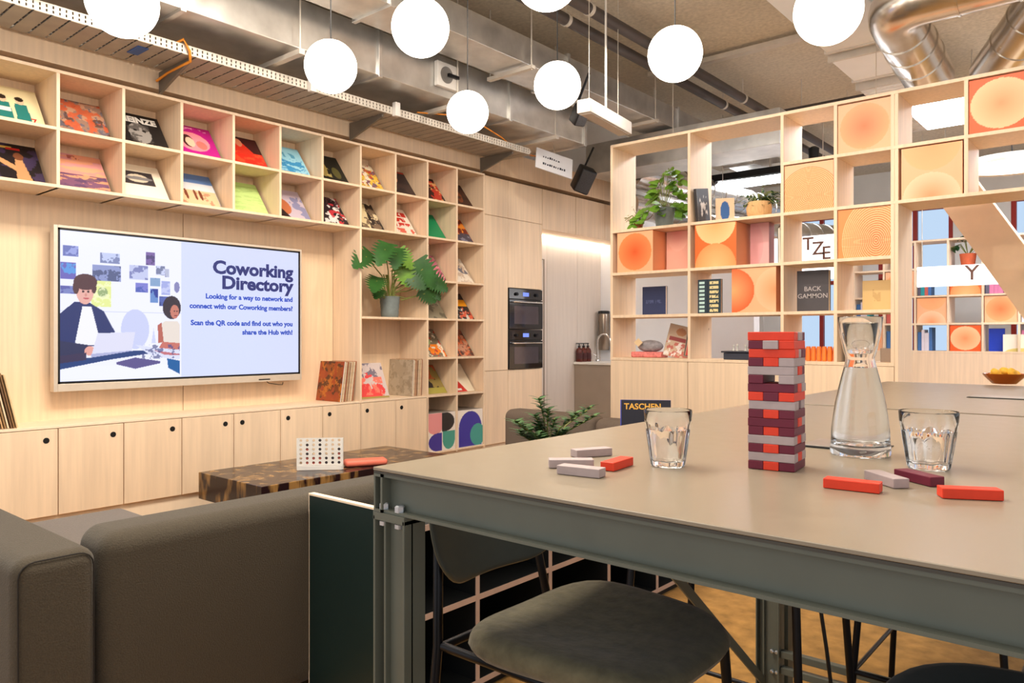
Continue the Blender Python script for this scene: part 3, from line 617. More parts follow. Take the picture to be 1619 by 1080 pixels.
book(-2.615, YP+.16, zr(2), .20, .27, .022, (48, 44, 46), 'black book with a patterned spine leaning in the second bay', rot=(0, -.16, PI/2), cover=Art(30, 30, (46, 42, 44), 2).blot((200, 190, 180), 9, .6, region=(.2, .2, .8, .8)))
book(-2.50, YP+.27, zr(2), .14, .21, .012, (214, 184, 150), 'small tan booklet with a blue picture leaning behind the black book', rot=(-.15, 0, .5), cover=Art(30, 30, (214, 184, 150), 2).disc(.5, .5, .25, .38, (30, 80, 140)))
book(-2.05, YP+.18, zr(3), .22, .27, .02, (78, 96, 84), 'green grey book leaning right above the disc box', rot=(0, .22, -PI/2+.3))
o = artbox('display_box', .09, .30, .12, Art(20, 20, (236, 96, 30), 0).disc(.3, .5, .6, .4, (244, 130, 60)), edge=(230, 110, 50)); o.location = (-2.02, YP+.24, zr(3)); setp(o, 'narrow vivid orange box behind the leaning green book', 'box')
bk = Art(50, 50, (206, 180, 152), 61).rect(.1, .5, .9, .62, (150, 50, 44)).blot((190, 70, 60), 7, .5, .8, region=(0, 0, 1, .45)).blot((236, 226, 220), 9, .66, region=(0, 0, 1, .5)).disc(.5, .8, .2, .12, (190, 130, 80))
book(-2.90, YP+.22, zr(5), .20, .26, .012, (40, 34, 34), 'magazine with a red printed cover leaning in the lower left bay', rot=(-.08, .24, .35), cover=bk)
bk2 = Art(40, 40, (206, 186, 160), 62).rect(0, 0, 1, .04, (40, 28, 24)).rect(0, .95, 1, 1, (40, 28, 24)).rect(0, 0, .06, 1, (40, 28, 24)).blot((200, 60, 50), 6, .52, region=(.1, .05, .9, .6))
book(-2.76, YP+.26, zr(5), .16, .25, .012, (44, 30, 24), 'black framed picture book leaning right of the red magazine', rot=(-.06, .16, .3), cover=bk2)
t = thing('gift_wrap', (-3.14, YP+.22, zr(5)), 'grey and pink paper parcels with a diamond tag in the lower left bay', 'parcel')
mkobj('pink_parcel', MB().box(-.13, -.06, 0, .15, .06, .045), mat('pink_wrap', (226, 130, 124), .6, noise=.3, scale=40), t, bevel=.01, seg=3)
gp = MB().sphere((0, 0, 0), .1, 20, (1.15, .55, .5)); mkobj('grey_parcel', MB().add([v+Vector((.02, 0, .09)) for v in gp.v], gp.f), mat('grey_wrap', (150, 146, 150), .8, noise=.3, scale=30, bump=.5), t, smooth=True)
mkobj('tag', MB().prism([(-.09, .12), (-.05, .155), (-.01, .12), (-.05, .085)], .004, Matrix.Translation((0, -.075, 0))), mat('tag_cream', (232, 204, 160), .6, noise=.05), t)
# chess set
t = thing('chess_board', (-2.20, YP+.16, zr(5)), 'dark box chess board low in the second bay, left part hidden by the block tower', 'board game')
mkobj('box', MB().box(-.2, -.14, 0, .16, .14, .05), mat('slate_box', (54, 56, 68), .5, noise=.08), t, bevel=.004); mkobj('top', MB().box(-.215, -.15, .051, .175, .15, .062), mat('slate_lid', (40, 42, 54), .4, noise=.08), t, bevel=.003)
P0 = None; rr = random.Random(3)
PIEC = [mat('chess_dark', (38, 44, 54), .35, noise=.1), mat('chess_light', (206, 204, 196), .4, noise=.05)]
for k in range(14):
    mb = MB().lathe([(.011, 0), (.011, .004), (.006, .01), (.005, .024), (.0085, .03), (.0075, .037), (.002, .042)], 12)
    dark = k >= 7; x = -2.385+(k*.027)+(.02 if dark else 0)
    o = mkobj('chess_piece', mb, PIEC[dark^1], None, smooth=True); o.scale = (1, 1, 1+.35*rr.random()); o.location = (x, YP+.1+.12*rr.random(), zr(5)+.0625)
    setp(o, ('dark' if dark else 'pale')+' chess piece standing on the '+('right' if dark else 'left')+' half of the slate board', 'chess piece', ('dark' if dark else 'pale')+' chess pieces')
for k in range(9):
    o = single('jar', MB((0, 0, 0)).lathe([(.016, 0), (.017, .01), (.017, .085), (.013, .1)], 14, axis_pt=(-1.93+.036*k, YP+.12, zr(5))), mat('orange_stripe', (238, 124, 50), .4, noise=.25, scale=40, stretch=(1, 1, .2)), 'small orange cylinder in the row on the lowest shelf, right of the block tower', 'tin', 'row of orange cylinders', smooth=True)
for k, c in enumerate([(64, 60, 64), (96, 80, 76), (50, 44, 50)]):
    book(-1.565+.03*k, YP+.2, zr(5), .2, .26-.02*k, .026, c, ['dark grey', 'brown grey', 'near black'][k]+' upright book on the lowest shelf behind the carafe', rot=(0, 0, -PI/2))
book(-1.33, YP+.2, zr(5), .1, .09, .03, (150, 128, 110), 'small brown box on the lowest shelf beside the doorway')
# ------------------------------------------------------------------ plants
LEAF = mat('leaf_green', (44, 90, 34), .45, noise=.3, scale=9, detail=3, sheen=.05); LEAF2 = mat('leaf_bright', (106, 150, 44), .45, noise=.3, scale=9); LEAF3 = mat('leaf_dark', (38, 84, 46), .45, noise=.3, scale=12)
STEM = mat('stem_green', (126, 132, 62), .6, noise=.15, scale=30); SOIL = mat('soil', (60, 42, 30), .95, noise=.3, scale=60)
POTG = mat('pot_grey', (112, 120, 118), .6, noise=.1, scale=30); TERRA = mat('terracotta', (200, 96, 60), .8, noise=.1, scale=20)
def leaf_grid(mb, base, d, up, L, Wd, shape, droop=.25, nu=8, notch=None, fold=.12):
    base = Vector(base); d = Vector(d).normalized(); side = d.cross(Vector(up)).normalized(); nrm = side.cross(d).normalized()
    vs = []; fs = []; ks = range(nu+1)
    for i in ks:
        t = i/nu; w = shape(t)*Wd/2
        if notch and i % 2 == 0 and 1 < i < nu: w *= notch
        c = base+d*(L*t)-nrm*(droop*L*t*t)
        vs += [c-side*w+nrm*fold*w, c-side*w*.5+nrm*fold*w*.5, c, c+side*w*.5+nrm*fold*w*.5, c+side*w+nrm*fold*w]
    for i in range(nu):
        for j in range(4): fs.append((i*5+j, i*5+j+1, i*5+j+6, i*5+j+5))
    mb.add(vs, fs)
heart = lambda t: max(.02, (math.sin(PI*min(1, t*.86+.14))**.6)*(1-.25*t) if t < .98 else .02)
oval = lambda t: max(.03, math.sin(PI*(t*.94+.03))**.8)
def planter(name, loc, prof, m, label, cat='plant', ribs=0):
    t = thing(name, loc, label, cat)
    p = mkobj('pot', MB().lathe(prof+[(prof[-1][0]-.008, prof[-1][1]), (prof[-1][0]-.012, prof[-1][1]-.02), (.001, prof[-1][1]-.02)], 36, cap=False), m, t, smooth=True)
    mkobj('soil', MB().lathe([(prof[-1][0]-.011, prof[-1][1]-.02), (.001, prof[-1][1]-.015)], 24, cap=False), SOIL, t)
    return t
# monstera
mz = ZR[4]+TH/2+.001
t = planter('potted_monstera', (-4.75, 4.06, mz), [(.001, 0), (.066, 0), (.07, .005), (.074, .05), (.072, .055), (.077, .09), (.075, .095), (.08, .13), (.078, .135), (.083, .17)], POTG, 'leafy monstera in a ribbed grey pot on the bookcase shelf')
rn = random.Random(4); stems = MB(); lv = MB(); lv2 = MB()
specs = [(.12, -.34, .46, .22, 0), (.20, -.22, .52, .22, 0), (.16, -.07, .50, .2, 0), (.10, .05, .40, .22, 1), (.14, .02, .50, .18, 1), (.16, .22, .40, .26, 0), (.10, .30, .37, .22, 0), (.18, .34, .30, .2, 0), (.14, .26, .20, .18, 0), (.1, -.22, .28, .2, 0), (.06, -.16, .20, .14, 0), (.16, .12, .30, .16, 0), (.15, .36, .22, .13, 0)]
for dx, dy, dz, L, br in specs:
    p0 = Vector((rn.uniform(-.03, .03), rn.uniform(-.03, .03), .14)); p3 = Vector((dx, dy, dz)); pm = Vector((dx*.35, dy*.35, dz*.72))
    stems.tube([p0, (p0+pm)/2+Vector((0, 0, .03)), pm, p3], .0045, 6)
    out = Vector((.45, dy*1.6+rn.uniform(-.3, .3), -.55+rn.uniform(-.2, .2)))
    out = Vector((.25, dy*2.2+rn.uniform(-.25, .25), -.55+rn.uniform(-.25, .35)))
    leaf_grid(lv2 if br else lv, p3-out.normalized()*L*.35, out, (1, -.75+rn.uniform(-.3, .3), .45+rn.uniform(-.2, .3)), L*1.08, L*1.12, heart, .15, 16, notch=.5)
for k in range(10): a = rn.uniform(-1, 1); stems.tube([(0, 0, .14), (.02, a*.05, .24), (.05, a*.12, .34)], .004, 5)
mkobj('stem', stems, STEM, t, smooth=True); mkobj('foliage', lv, LEAF, t, smooth=True); mkobj('young_leaf', lv2, LEAF2, t, smooth=True)
# trailing pothos in the partition
t = planter('potted_pothos', (-2.955, YP+.15, zr(2)), [(.001, 0), (.06, 0), (.064, .004), (.085, .15), (.088, .155)], POTG, 'trailing pothos in a grey pot on the top left partition shelf')
stems = MB(); lv = MB(); rn = random.Random(9)
for k in range(20):
    a = rn.uniform(0, 2*PI); r = rn.uniform(.08, .2); hi = rn.uniform(.05, .26); end = Vector((math.cos(a)*r*1.1, math.sin(a)*r*.8, .15+hi*(1 if k % 3 else -.3)))
    if k < 3: end = Vector((-.16-.03*k, -.1, -.02+.03*k))
    pts = [Vector((0, 0, .13)), Vector((end.x*.5, end.y*.5, max(.2, end.z+.06))), end]; stems.tube(pts, .0025, 5)
    for q in range(6):
        f = .2+.16*q; b = pts[1]*(1-f)+pts[2]*f; d = Vector((math.cos(a+rn.uniform(-1.4, 1.4)), math.sin(a+rn.uniform(-1.2, 1.2))-.3, rn.uniform(-.7, .4)))
        leaf_grid(lv, b, d, (.2, -1, .7), rn.uniform(.05, .08), rn.uniform(.045, .068), heart, .2, 6)
mkobj('stem', stems, STEM, t, smooth=True); mkobj('foliage', lv, LEAF2, t, smooth=True)
# small terracotta pot with a wispy plant, left of the pothos
t = planter('small_potted_plant', (-3.16, YP+.1, zr(2)), [(.001, 0), (.03, 0), (.04, .06), (.042, .065)], TERRA, 'wispy plant in a small terracotta pot left of the pothos')
stems = MB(); lv = MB()
for k in range(12):
    a = rn.uniform(0, 2*PI); e = Vector((math.cos(a)*.09-.02, math.sin(a)*.06-.02, .06+rn.uniform(-.02, .12))); stems.tube([(0, 0, .05), (e.x*.5, e.y*.5, .12), e], .0016, 4)
    for q in range(4): leaf_grid(lv, e*(.5+.14*q)+Vector((0, 0, .03)), (rn.uniform(-1, 1), rn.uniform(-1, 1), -.3), (0, 0, 1), .022, .02, oval, .1, 4)
mkobj('stem', stems, STEM, t); mkobj('foliage', lv, mat('leaf_olive', (150, 140, 80), .6, noise=.2), t, smooth=True)
# basket planter
t = planter('basket_planter', (-2.18, YP+.14, zr(2)), [(.001, 0), (.07, 0), (.086, .03), (.09, .07), (.082, .11), (.078, .115)], mat('woven_basket', (222, 176, 122), .8, noise=.15, scale=60, stretch=(3, 3, .4), bump=.6), 'bushy green plant in a round woven basket planter')
stems = MB(); lv = MB()
for k in range(34):
    a = rn.uniform(-1.2, 1.6) if k % 2 else rn.uniform(0, 6.3); e = Vector((math.cos(a)*rn.uniform(.06, .2), math.sin(a)*.09, .11+rn.uniform(-.03, .07)))
    if k == 0: e = Vector((.05, 0, .24))
    stems.tube([(0, 0, .1), (e.x*.5, e.y*.5, e.z*.5+.1), e], .002, 4)
    for q in range(7): leaf_grid(lv, Vector((0, 0, .12)).lerp(e, .3+.12*q), (rn.uniform(-1, 1), rn.uniform(-1, 1), rn.uniform(-.3, .6)), (0, 0, 1), .032, .018, oval, .1, 4)
mkobj('stem', stems, STEM, t); mkobj('foliage', lv, LEAF3, t, smooth=True)
# ------------------------------------------------------------------ low open unit behind the table
UX0, UX1, UY = -2.23, -1.83, 1.545; CW = .425; UZ = [.042, .345, .64]
t = thing('low_shelf_unit', (-2.03, 2.7, 0), 'low dark green shelf unit with pinkish edges beside the tall table', 'shelving'); O = t.location
mkobj('end_panel', MB(O).box(UX0, UY, 0, UX1, UY+.02, .722), GREEN, t); mkobj('end_panel_edge', MB(O).box(UX0-.001, UY-.001, .7225, UX1+.001, UY+.021, .729).box(UX0-.004, UY-.001, 0, UX0-.001, UY+.021, .729), PALE, t)
mkobj('plinth', MB(O).box(UX0, UY+.021, 0, UX1-.02, UY+CW*5, .035), DKIN, t)
for z in UZ:
    mkobj('shelf', MB(O).box(UX0, UY+.021, z-.009, UX1-.002, UY+CW*5, z+.009), DKIN, t); mkobj('shelf_edge', MB(O).box(UX1-.002, UY+.021, z-.01, UX1, UY+CW*5, z+.01), PINKE, t)
for k in range(1, 6):
    y = UY+CW*k; mkobj('divider', MB(O).box(UX0, y-.009, .035, UX1-.003, y+.009, .64), DKIN, t); mkobj('divider_edge', MB(O).box(UX1-.003, y-.009, .035, UX1+.001, y+.009, .649), PINKE, t)
mkobj('back_panel', MB(O).box(UX0-.006, UY+.021, 0, UX0-.0005, UY+CW*5, .648), DKIN, t)
# fern and large book standing on it
t = thing('potted_fern', (-2.02, 2.62, .65), 'dense small-leaved green plant on the low shelf unit behind the table', 'plant')
mkobj('pot', MB().lathe([(.001, 0), (.07, 0), (.09, .12), (.082, .12), (.001, .11)], 28, cap=False), POTG, t, smooth=True)
stems = MB(); lv = MB(); rn = random.Random(12)
for k in range(26):
    a = rn.uniform(0, 2*PI); r = rn.uniform(.04, .3); e = Vector((math.cos(a)*r*.6, math.sin(a)*r, rn.uniform(.17, .36)-r*.25))
    if k == 0: e = Vector((-.03, -.02, .355))
    if k == 1: e = Vector((.05, .27, .30))
    if k == 2: e = Vector((-.02, -.2, .27))
    p0 = Vector((0, 0, .1)); pm = Vector((e.x*.4, e.y*.4, e.z*.75)); stems.tube([p0, pm, e], .003, 5)
    for q in range(22):
        f = q/21; b = (pm*(1-f)+e*f) if q > 4 else p0.lerp(pm, .5+q*.1); ang = q*2.4
        leaf_grid(lv, b, (math.cos(ang), math.sin(ang), .5), (0, 0, 1), .05, .024, oval, .2, 4)
mkobj('stem', stems, STEM, t); mkobj('foliage', lv, mat('leaf_fern', (70, 104, 62), .5, noise=.3, scale=20), t, smooth=True)
NV = Art(60, 70, (22, 20, 34), 71).disc(.42, .36, .17, .2, (222, 190, 120)).disc(.42, .36, .14, .165, (26, 22, 40)).disc(.42, .28, .07, .1, (222, 190, 120)).disc(.42, .48, .06, .05, (222, 190, 120)).rect(.62, .7, .92, .73, (150, 150, 160))
bo = thing('book', (-1.96, 3.36, .651), 'large dark book with gold lettering standing on the low unit behind the table', 'book', rot=(-.12, 0, math.radians(31)))
mkobj('cover', MB().box(-.125, 0, 0, .125, .004, .30).box(-.125, .045, 0, .125, .049, .30).box(-.129, 0, 0, -.125, .049, .30), mat('cobalt_spine', (70, 78, 170), .4, noise=.1), bo, bevel=.001, seg=1); mkobj('pages', MB().box(-.124, .0045, .004, .12, .0445, .296), mat('paper', (236, 228, 212), .8), bo)
c = artbox('cover_art', .248, .298, .0006, NV, parent=bo); c.location = (0, -.0008, .001)
GOLD = mat('gold_ink', (226, 170, 70), .4, noise=.01)
text('TASCHEN', .042, GOLD, bo, (-.11, -.0018, .252), bold=.001); text('LIVRES', .036, GOLD, bo, (.0, -.0018, .19), bold=.001)
# ------------------------------------------------------------------ corner sofa
def cush(name, x0, y0, z0, x1, y1, z1, m, p, r=.05, seg=6):
    return mkobj(name, MB(p.location).box(x0, y0, z0, x1, y1, z1), m, p, bevel=r, seg=seg)
t = thing('corner_sofa', (-2.9, 1.6, 0), 'dark grey brown corner sofa in the foreground, seen from behind', 'sofa')
SW0 = -2.235
cush('backrest', -3.92, .655, .06, SW0, .862, .69, FAB, t, .045); cush('backrest', SW0-.215, .872, .06, SW0+.003, 3.3, .715, FAB, t, .06)
cush('seat_base', -3.9, .88, .06, SW0-.23, 1.6, .26, FAB, t, .02); cush('seat_cushion', -3.92, .866, .265, SW0-.218, 1.62, .425, FAB2, t, .03)
cush('seat_base', -3.12, 1.64, .06, SW0-.23, 3.28, .26, FAB, t, .02); cush('seat_cushion', -3.14, 1.625, .265, SW0-.218, 3.3, .425, FAB2, t, .03)
# piping around the end face of the short backrest
xs = SW0-.0445; rr_ = .045
yy0, yy1, zz1 = .66, .857, .685
sp = []; 
for k in range(0, 5): a = PI-(PI/2)*k/4; sp.append((SW0-.008, yy0+rr_+math.cos(a)*rr_*.85, zz1-rr_+math.sin(a)*rr_*.85))
for k in range(0, 5): a = PI/2-(PI/2)*k/4; sp.append((SW0-.008, yy1-rr_+math.cos(a)*rr_*.85, zz1-rr_+math.sin(a)*rr_*.85))
sp = [(SW0-.006, yy0+.007, .1)]+sp+[(SW0-.006, yy1-.007, .1)]
mkobj('piping', MB(t.location).tube(sp, .0022, 6), SEAM, t, smooth=True)
for (x, y) in ((-3.85, .72), (-2.32, .72), (-2.32, 3.2), (-3.85, 1.5), (-3.05, 3.2)): mkobj('foot', MB(t.location).lathe([(.02, 0), (.025, .065)], 16, axis_pt=(x, y, 0)), BLACK, t)
# far sofa
t = thing('sofa', (-3.1, 4.2, 0), 'grey brown sofa with rounded back at the far end of the lounge', 'sofa')
FAB3 = mat('sofa_fabric_far', (112, 98, 86), .95, noise=.12, scale=200, bump=.3)
cush('backrest', -3.83, 4.40, .06, -3.0, 4.60, .715, FAB3, t, .06); cush('backrest', -2.995, 4.40, .06, -2.35, 4.60, .70, FAB3, t, .06); cush('seat_base', -3.8, 3.9, .06, -2.38, 4.39, .26, FAB3, t, .02); cush('seat_cushion', -3.83, 3.8, .265, -2.35, 4.395, .425, FAB3, t, .03)
for (x, y) in ((-3.75, 3.95), (-2.45, 3.95), (-3.75, 4.5), (-2.45, 4.5)): mkobj('foot', MB(t.location).lathe([(.02, 0), (.025, .065)], 16, axis_pt=(x, y, 0)), BLACK, t)
# ------------------------------------------------------------------ block coffee table
def hornmat():
    m = bpy.data.materials.new('horn_parquet'); m.use_nodes = True; nt = m.node_tree; b = nt.nodes['Principled BSDF']
    tc = nt.nodes.new('ShaderNodeTexCoord'); mp = nt.nodes.new('ShaderNodeMapping'); mp.inputs['Scale'].default_value = (1, 1, .001)
    br = nt.nodes.new('ShaderNodeTexBrick'); br.inputs['Color1'].default_value = (0, 0, 0, 1); br.inputs['Color2'].default_value = (1, 1, 1, 1); br.inputs['Mortar'].default_value = (0, 0, 0, 1)
    br.inputs['Scale'].default_value = 1; br.inputs['Brick Width'].default_value = .1; br.inputs['Row Height'].default_value = .07; br.inputs['Mortar Size'].default_value = .001; br.offset = .5; br.inputs['Bias'].default_value = -.1
    mp2 = nt.nodes.new('ShaderNodeMapping'); mp2.inputs['Scale'].default_value = (1, 1, .35)
    n = nt.nodes.new('ShaderNodeTexNoise'); n.inputs['Scale'].default_value = 16; n.inputs['Detail'].default_value = 2
    ad = nt.nodes.new('ShaderNodeMath'); ad.operation = 'MULTIPLY_ADD'; ad.inputs[1].default_value = .30
    r = nt.nodes.new('ShaderNodeValToRGB'); r.color_ramp.elements[0].position = .62; r.color_ramp.elements[1].position = .80
    r.color_ramp.elements[0].color = (*lin((36, 20, 22)), 1); r.color_ramp.elements[1].color = (*lin((146, 110, 64)), 1)
    L = nt.links.new
    L(tc.outputs['Object'], mp.inputs[0]); L(mp.outputs[0], br.inputs['Vector']); L(tc.outputs['Object'], mp2.inputs[0]); L(mp2.outputs[0], n.inputs['Vector'])
    L(br.outputs['Color'], ad.inputs[0]); L(n.outputs['Fac'], ad.inputs[2]); L(ad.outputs[0], r.inputs[0]); L(r.outputs[0], b.inputs['Base Color'])
    b.inputs['Roughness'].default_value = .22; b.inputs['Specular IOR Level'].default_value = .3; return m
HORN = hornmat()
t = thing('coffee_table', (-4.08, 3.0, .283), 'low block coffee table with glossy dark and honey checkered veneer', 'coffee table')
mkobj('top_block', MB(t.location).box(-4.42, 2.27, .29, -3.72, 3.74, .45), HORN, t, bevel=.004); mkobj('base', MB(t.location).box(-4.36, 2.4, .2845, -3.985, 3.6, .2895).box(-3.95, 2.42, 0, -3.80, 3.6, .2895), BLACK, t)
# four in a row game
t = thing('game_board', (-3.93, 2.80, .451), 'upright white game board with seven columns of holes on the coffee table', 'game', rz=math.radians(46))
gw, gh, nx, nz = .27, .165, 7, 6; cx = gw/nx; cz = gh/nz; fb = MB()
def plate(mb, y, th):
    for i in range(nx):
        for j in range(nz):
            x0, z0 = -gw/2+i*cx, .03+j*cz; c = (x0+cx/2, z0+cz/2); K = 16; ring = []; sq = []
            for k in range(K):
                a = 2*PI*k/K; ring.append((c[0]+.0088*math.cos(a), c[1]+.0088*math.sin(a))); q = max(abs(math.cos(a)), abs(math.sin(a))); sq.append((c[0]+cx/2*math.cos(a)/q, c[1]+cz/2*math.sin(a)/q))
            b = [(p[0], y, p[1]) for p in ring]+[(p[0], y, p[1]) for p in sq]+[(p[0], y+th, p[1]) for p in ring]+[(p[0], y+th, p[1]) for p in sq]
            f = []
            for k in range(K): k2 = (k+1) % K; f += [(k, k2, K+k2, K+k), (2*K+k, 3*K+k, 3*K+k2, 2*K+k2), (k, 2*K+k, 2*K+k2, k2)]
            mb.add(b, f)
plate(fb, -.008, .002); plate(fb, .006, .002)
GW = mat('white_plastic', (222, 218, 212), .4, noise=.03)
mkobj('grid', fb, GW, t); mkobj('frame', MB().box(-gw/2-.006, -.01, 0, -gw/2, .01, .03+gh).box(gw/2, -.01, 0, gw/2+.006, .01, .03+gh).box(-gw/2, -.02, 0, gw/2, .02, .028), GW, t, bevel=.001)
CO = [mat('chip_dark', (60, 48, 56), .4, noise=.05), mat('chip_red', (190, 96, 84), .4, noise=.05)]
for (i, j, k) in [(3,5,0),(1,4,0),(3,4,0),(1,3,1),(3,3,0),(6,3,0),(1,2,0),(3,2,0),(6,2,1),(1,1,1),(2,1,1),(3,1,1),(4,1,0),(5,1,0),(6,1,1),(1,0,1),(2,0,1),(3,0,1),(4,0,0),(5,0,0),(6,0,0)]:
    c = (-gw/2+(i+.5)*cx, .03+(j+.5)*cz); M = Matrix.Translation((c[0], .004, c[1])) @ Matrix.Rotation(PI/2, 4, 'X')
    o = mkobj('game_chip', MB().lathe([(.001, 0), (.0115, 0), (.0115, .005), (.001, .005)], 16, M, cap=False), CO[k], t)
single('game_case', MB().box(-.135, -.05, 0, .135, .05, .042, Matrix.Translation((-3.84, 3.08, .4515)) @ Matrix.Rotation(math.radians(62), 4, 'Z')), mat('coral_case', (232, 120, 96), .5, noise=.06), 'flat coral pink case lying on the coffee table beside the white board', 'case', bevel=.018, seg=4)
# ------------------------------------------------------------------ tall steel tables
ZT = 1.04
def table(y0, y1, x1, label, cols=True):
    t = thing('tall_table', ((-1.056+x1)/2, (y0+y1)/2, 0), label, 'table', 'tall steel tables'); o = t.location; x0 = -1.056
    mkobj('tabletop', MB(o).box(x0, y0, ZT-.006, x1, y1, ZT), TOP, t, bevel=.001, seg=1); mkobj('tabletop_edge', MB(o).box(x0+.001, y0+.001, ZT-.0105, x1-.001, y1-.001, ZT-.0065), TOPEDGE, t)
    zt, zb = ZT-.011, ZT-.078
    def beam(a, b, s, ax):      # channel: web and two flanges, flanges to side s
        if ax == 'x':
            m = MB(o).box(x0, a, zb, x1, a+s*.022, zb+.005).box(x0, a, zt-.005, x1, a+s*.022, zt).box(x0, a+s*.017, zb, x1, a+s*.022, zt)
        else:
            m = MB(o).box(a, y0, zb, a+s*.022, y1, zb+.005).box(a, y0, zt-.005, a+s*.022, y1, zt).box(a+s*.017, y0, zb, a+s*.022, y1, zt)
        mkobj('beam', m, STEEL, t)
    beam(y0+.003, 0, 1, 'x'); beam(y1-.003, 0, -1, 'x'); beam(x0+.003, 0, 1, 'y'); beam(x1-.003, 0, -1, 'y')
    mkobj('corner_plate', MB(o).box(x0+.001, y0+.001, zb, x0+.005, y0+.05, zt), STEEL, t)
    w = .082; dpt = .05
    for cx_, cy_ in ((x0, y0), (x0, y1-dpt), (x1-w, y0), (x1-w, y1-dpt)):
        m = MB(o).box(cx_, cy_, 0, cx_+.005, cy_+dpt, zb-.007).box(cx_+.028, cy_+.016, 0, cx_+w, cy_+.021, zb-.007).box(cx_+w-.005, cy_, 0, cx_+w, cy_+dpt, zb-.007).box(cx_+.005, cy_+.022, 0, cx_+.028, cy_+.027, zb-.007).box(cx_+.024, cy_+.004, 0, cx_+.029, cy_+.026, zb-.007)
        cl = mkobj('column', m, STEEL, t, bevel=.001, seg=1)
        mkobj('cap_plate', MB(o).box(cx_, cy_, zb-.014, cx_+w, cy_+dpt, zb-.0005), STEEL, cl); mkobj('foot_plate', MB(o).box(cx_-.01, cy_-.01, 0, cx_+w+.01, cy_+dpt+.01, .008), STEEL, cl)
        for bx_ in (cx_+.02, cx_+.06):
            for zz, h in ((zb+.0045, .012), (zb-.0235, .009)): mkobj('bolt', MB(o).lathe([(.009, 0), (.009, h*.8), (.006, h)], 6, axis_pt=(bx_, cy_+.010, zz)), BOLT, cl)
    for zz in (.13, .185): mkobj('crossbar', MB(o).box(x0+w+.001, y1-dpt+.01, zz-.012, x1-w-.001, y1-dpt+.035, zz+.012), STEEL, t, bevel=.002)
    for bz_ in (.12, .19):
        for bx_ in (x0+.055, x0+.072):
            M = Matrix.Translation((bx_, y1-dpt+.012, bz_)) @ Matrix.Rotation(PI/2, 4, 'X'); mkobj('bolt', MB(o).lathe([(.007, 0), (.007, .008), (.004, .01)], 8, M), BOLT, t)
    mkobj('brace', MB(o).bar((x0+.025, y1-.02, .06), (x0+.025, y0+.62, zb-.004), .006, .03, upv=(0, 1, 0)), STEEL, t)
    return t
ta = table(.864, 2.605, 1.9, 'long grey steel table with olive top in the foreground'); tb = table(2.64, 4.25, 1.9, 'second grey steel table standing behind the foreground table')
STN = mat('flap_steel', (170, 164, 158), .35, .7, noise=.05)
def hatch(x0, y0, x1, y1, label):
    t = thing('cable_flap', ((x0+x1)/2, (y0+y1)/2, ZT+.0005), label, 'cable flap'); o = t.location
    mkobj('frame', MB(o).box(x0-.006, y0-.006, ZT+.0005, x1+.006, y1+.006, ZT+.002), BLACK, t); mkobj('lid', MB(o).box(x0, y0, ZT+.0022, x1, y1, ZT+.005), STN, t, bevel=.001)
h1 = on(1282, 701, ZT); h2 = on(1415, 695, ZT)
hatch(min(h1.x, h2.x), h1.y-.06, max(h1.x, h2.x)+.02, h1.y+.06, 'flush metal cable flap in the foreground tabletop behind the carafe')
h1 = on(1536, 627, ZT); hatch(h1.x, h1.y-.06, h1.x+.26, h1.y+.06, 'flush pale cable flap in the far tabletop near the fruit bowl')
# ------------------------------------------------------------------ stools
def cushion_mb(w, d, z0, z1, n=48, p=3.7):
    mb = MB(); rings = [(.2, z0+.001, 0), (.86, z0, 0), (.96, z0+.006, 0), (1, (z0+z1)/2, 0), (.985, z1-.008, .5), (.95, z1-.001, .8), (.86, z1+.002, 1), (.6, z1-.004, 1), (.3, z1-.010, 1), (.04, z1-.012, 1)]
    vs = []; fs = []
    for s, z, k in rings:
        for i in range(n):
            a = 2*PI*i/n; ca, sa = math.cos(a), math.sin(a); r = (abs(ca)**p+abs(sa)**p)**(-1/p)
            x = ca*r*w/2*s; y = sa*r*d/2*s; taper = 1-.10*(x/(w/2)) ; y *= taper if x < 0 or True else 1
            vs.append((x, y, z+k*(.012*abs(y/(d/2))**2 - .008*max(0, x/(w/2))**2)+(-.012*max(0, x/(w/2)-.5))))
    for j in range(len(rings)-1):
        for i in range(n): i2 = (i+1) % n; fs.append((j*n+i, j*n+i2, (j+1)*n+i2, (j+1)*n+i))
    fs.append(tuple(range(n-1, -1, -1))); b = (len(rings)-1)*n; fs.append(tuple(b+i for i in range(n))); return mb.add(vs, fs)
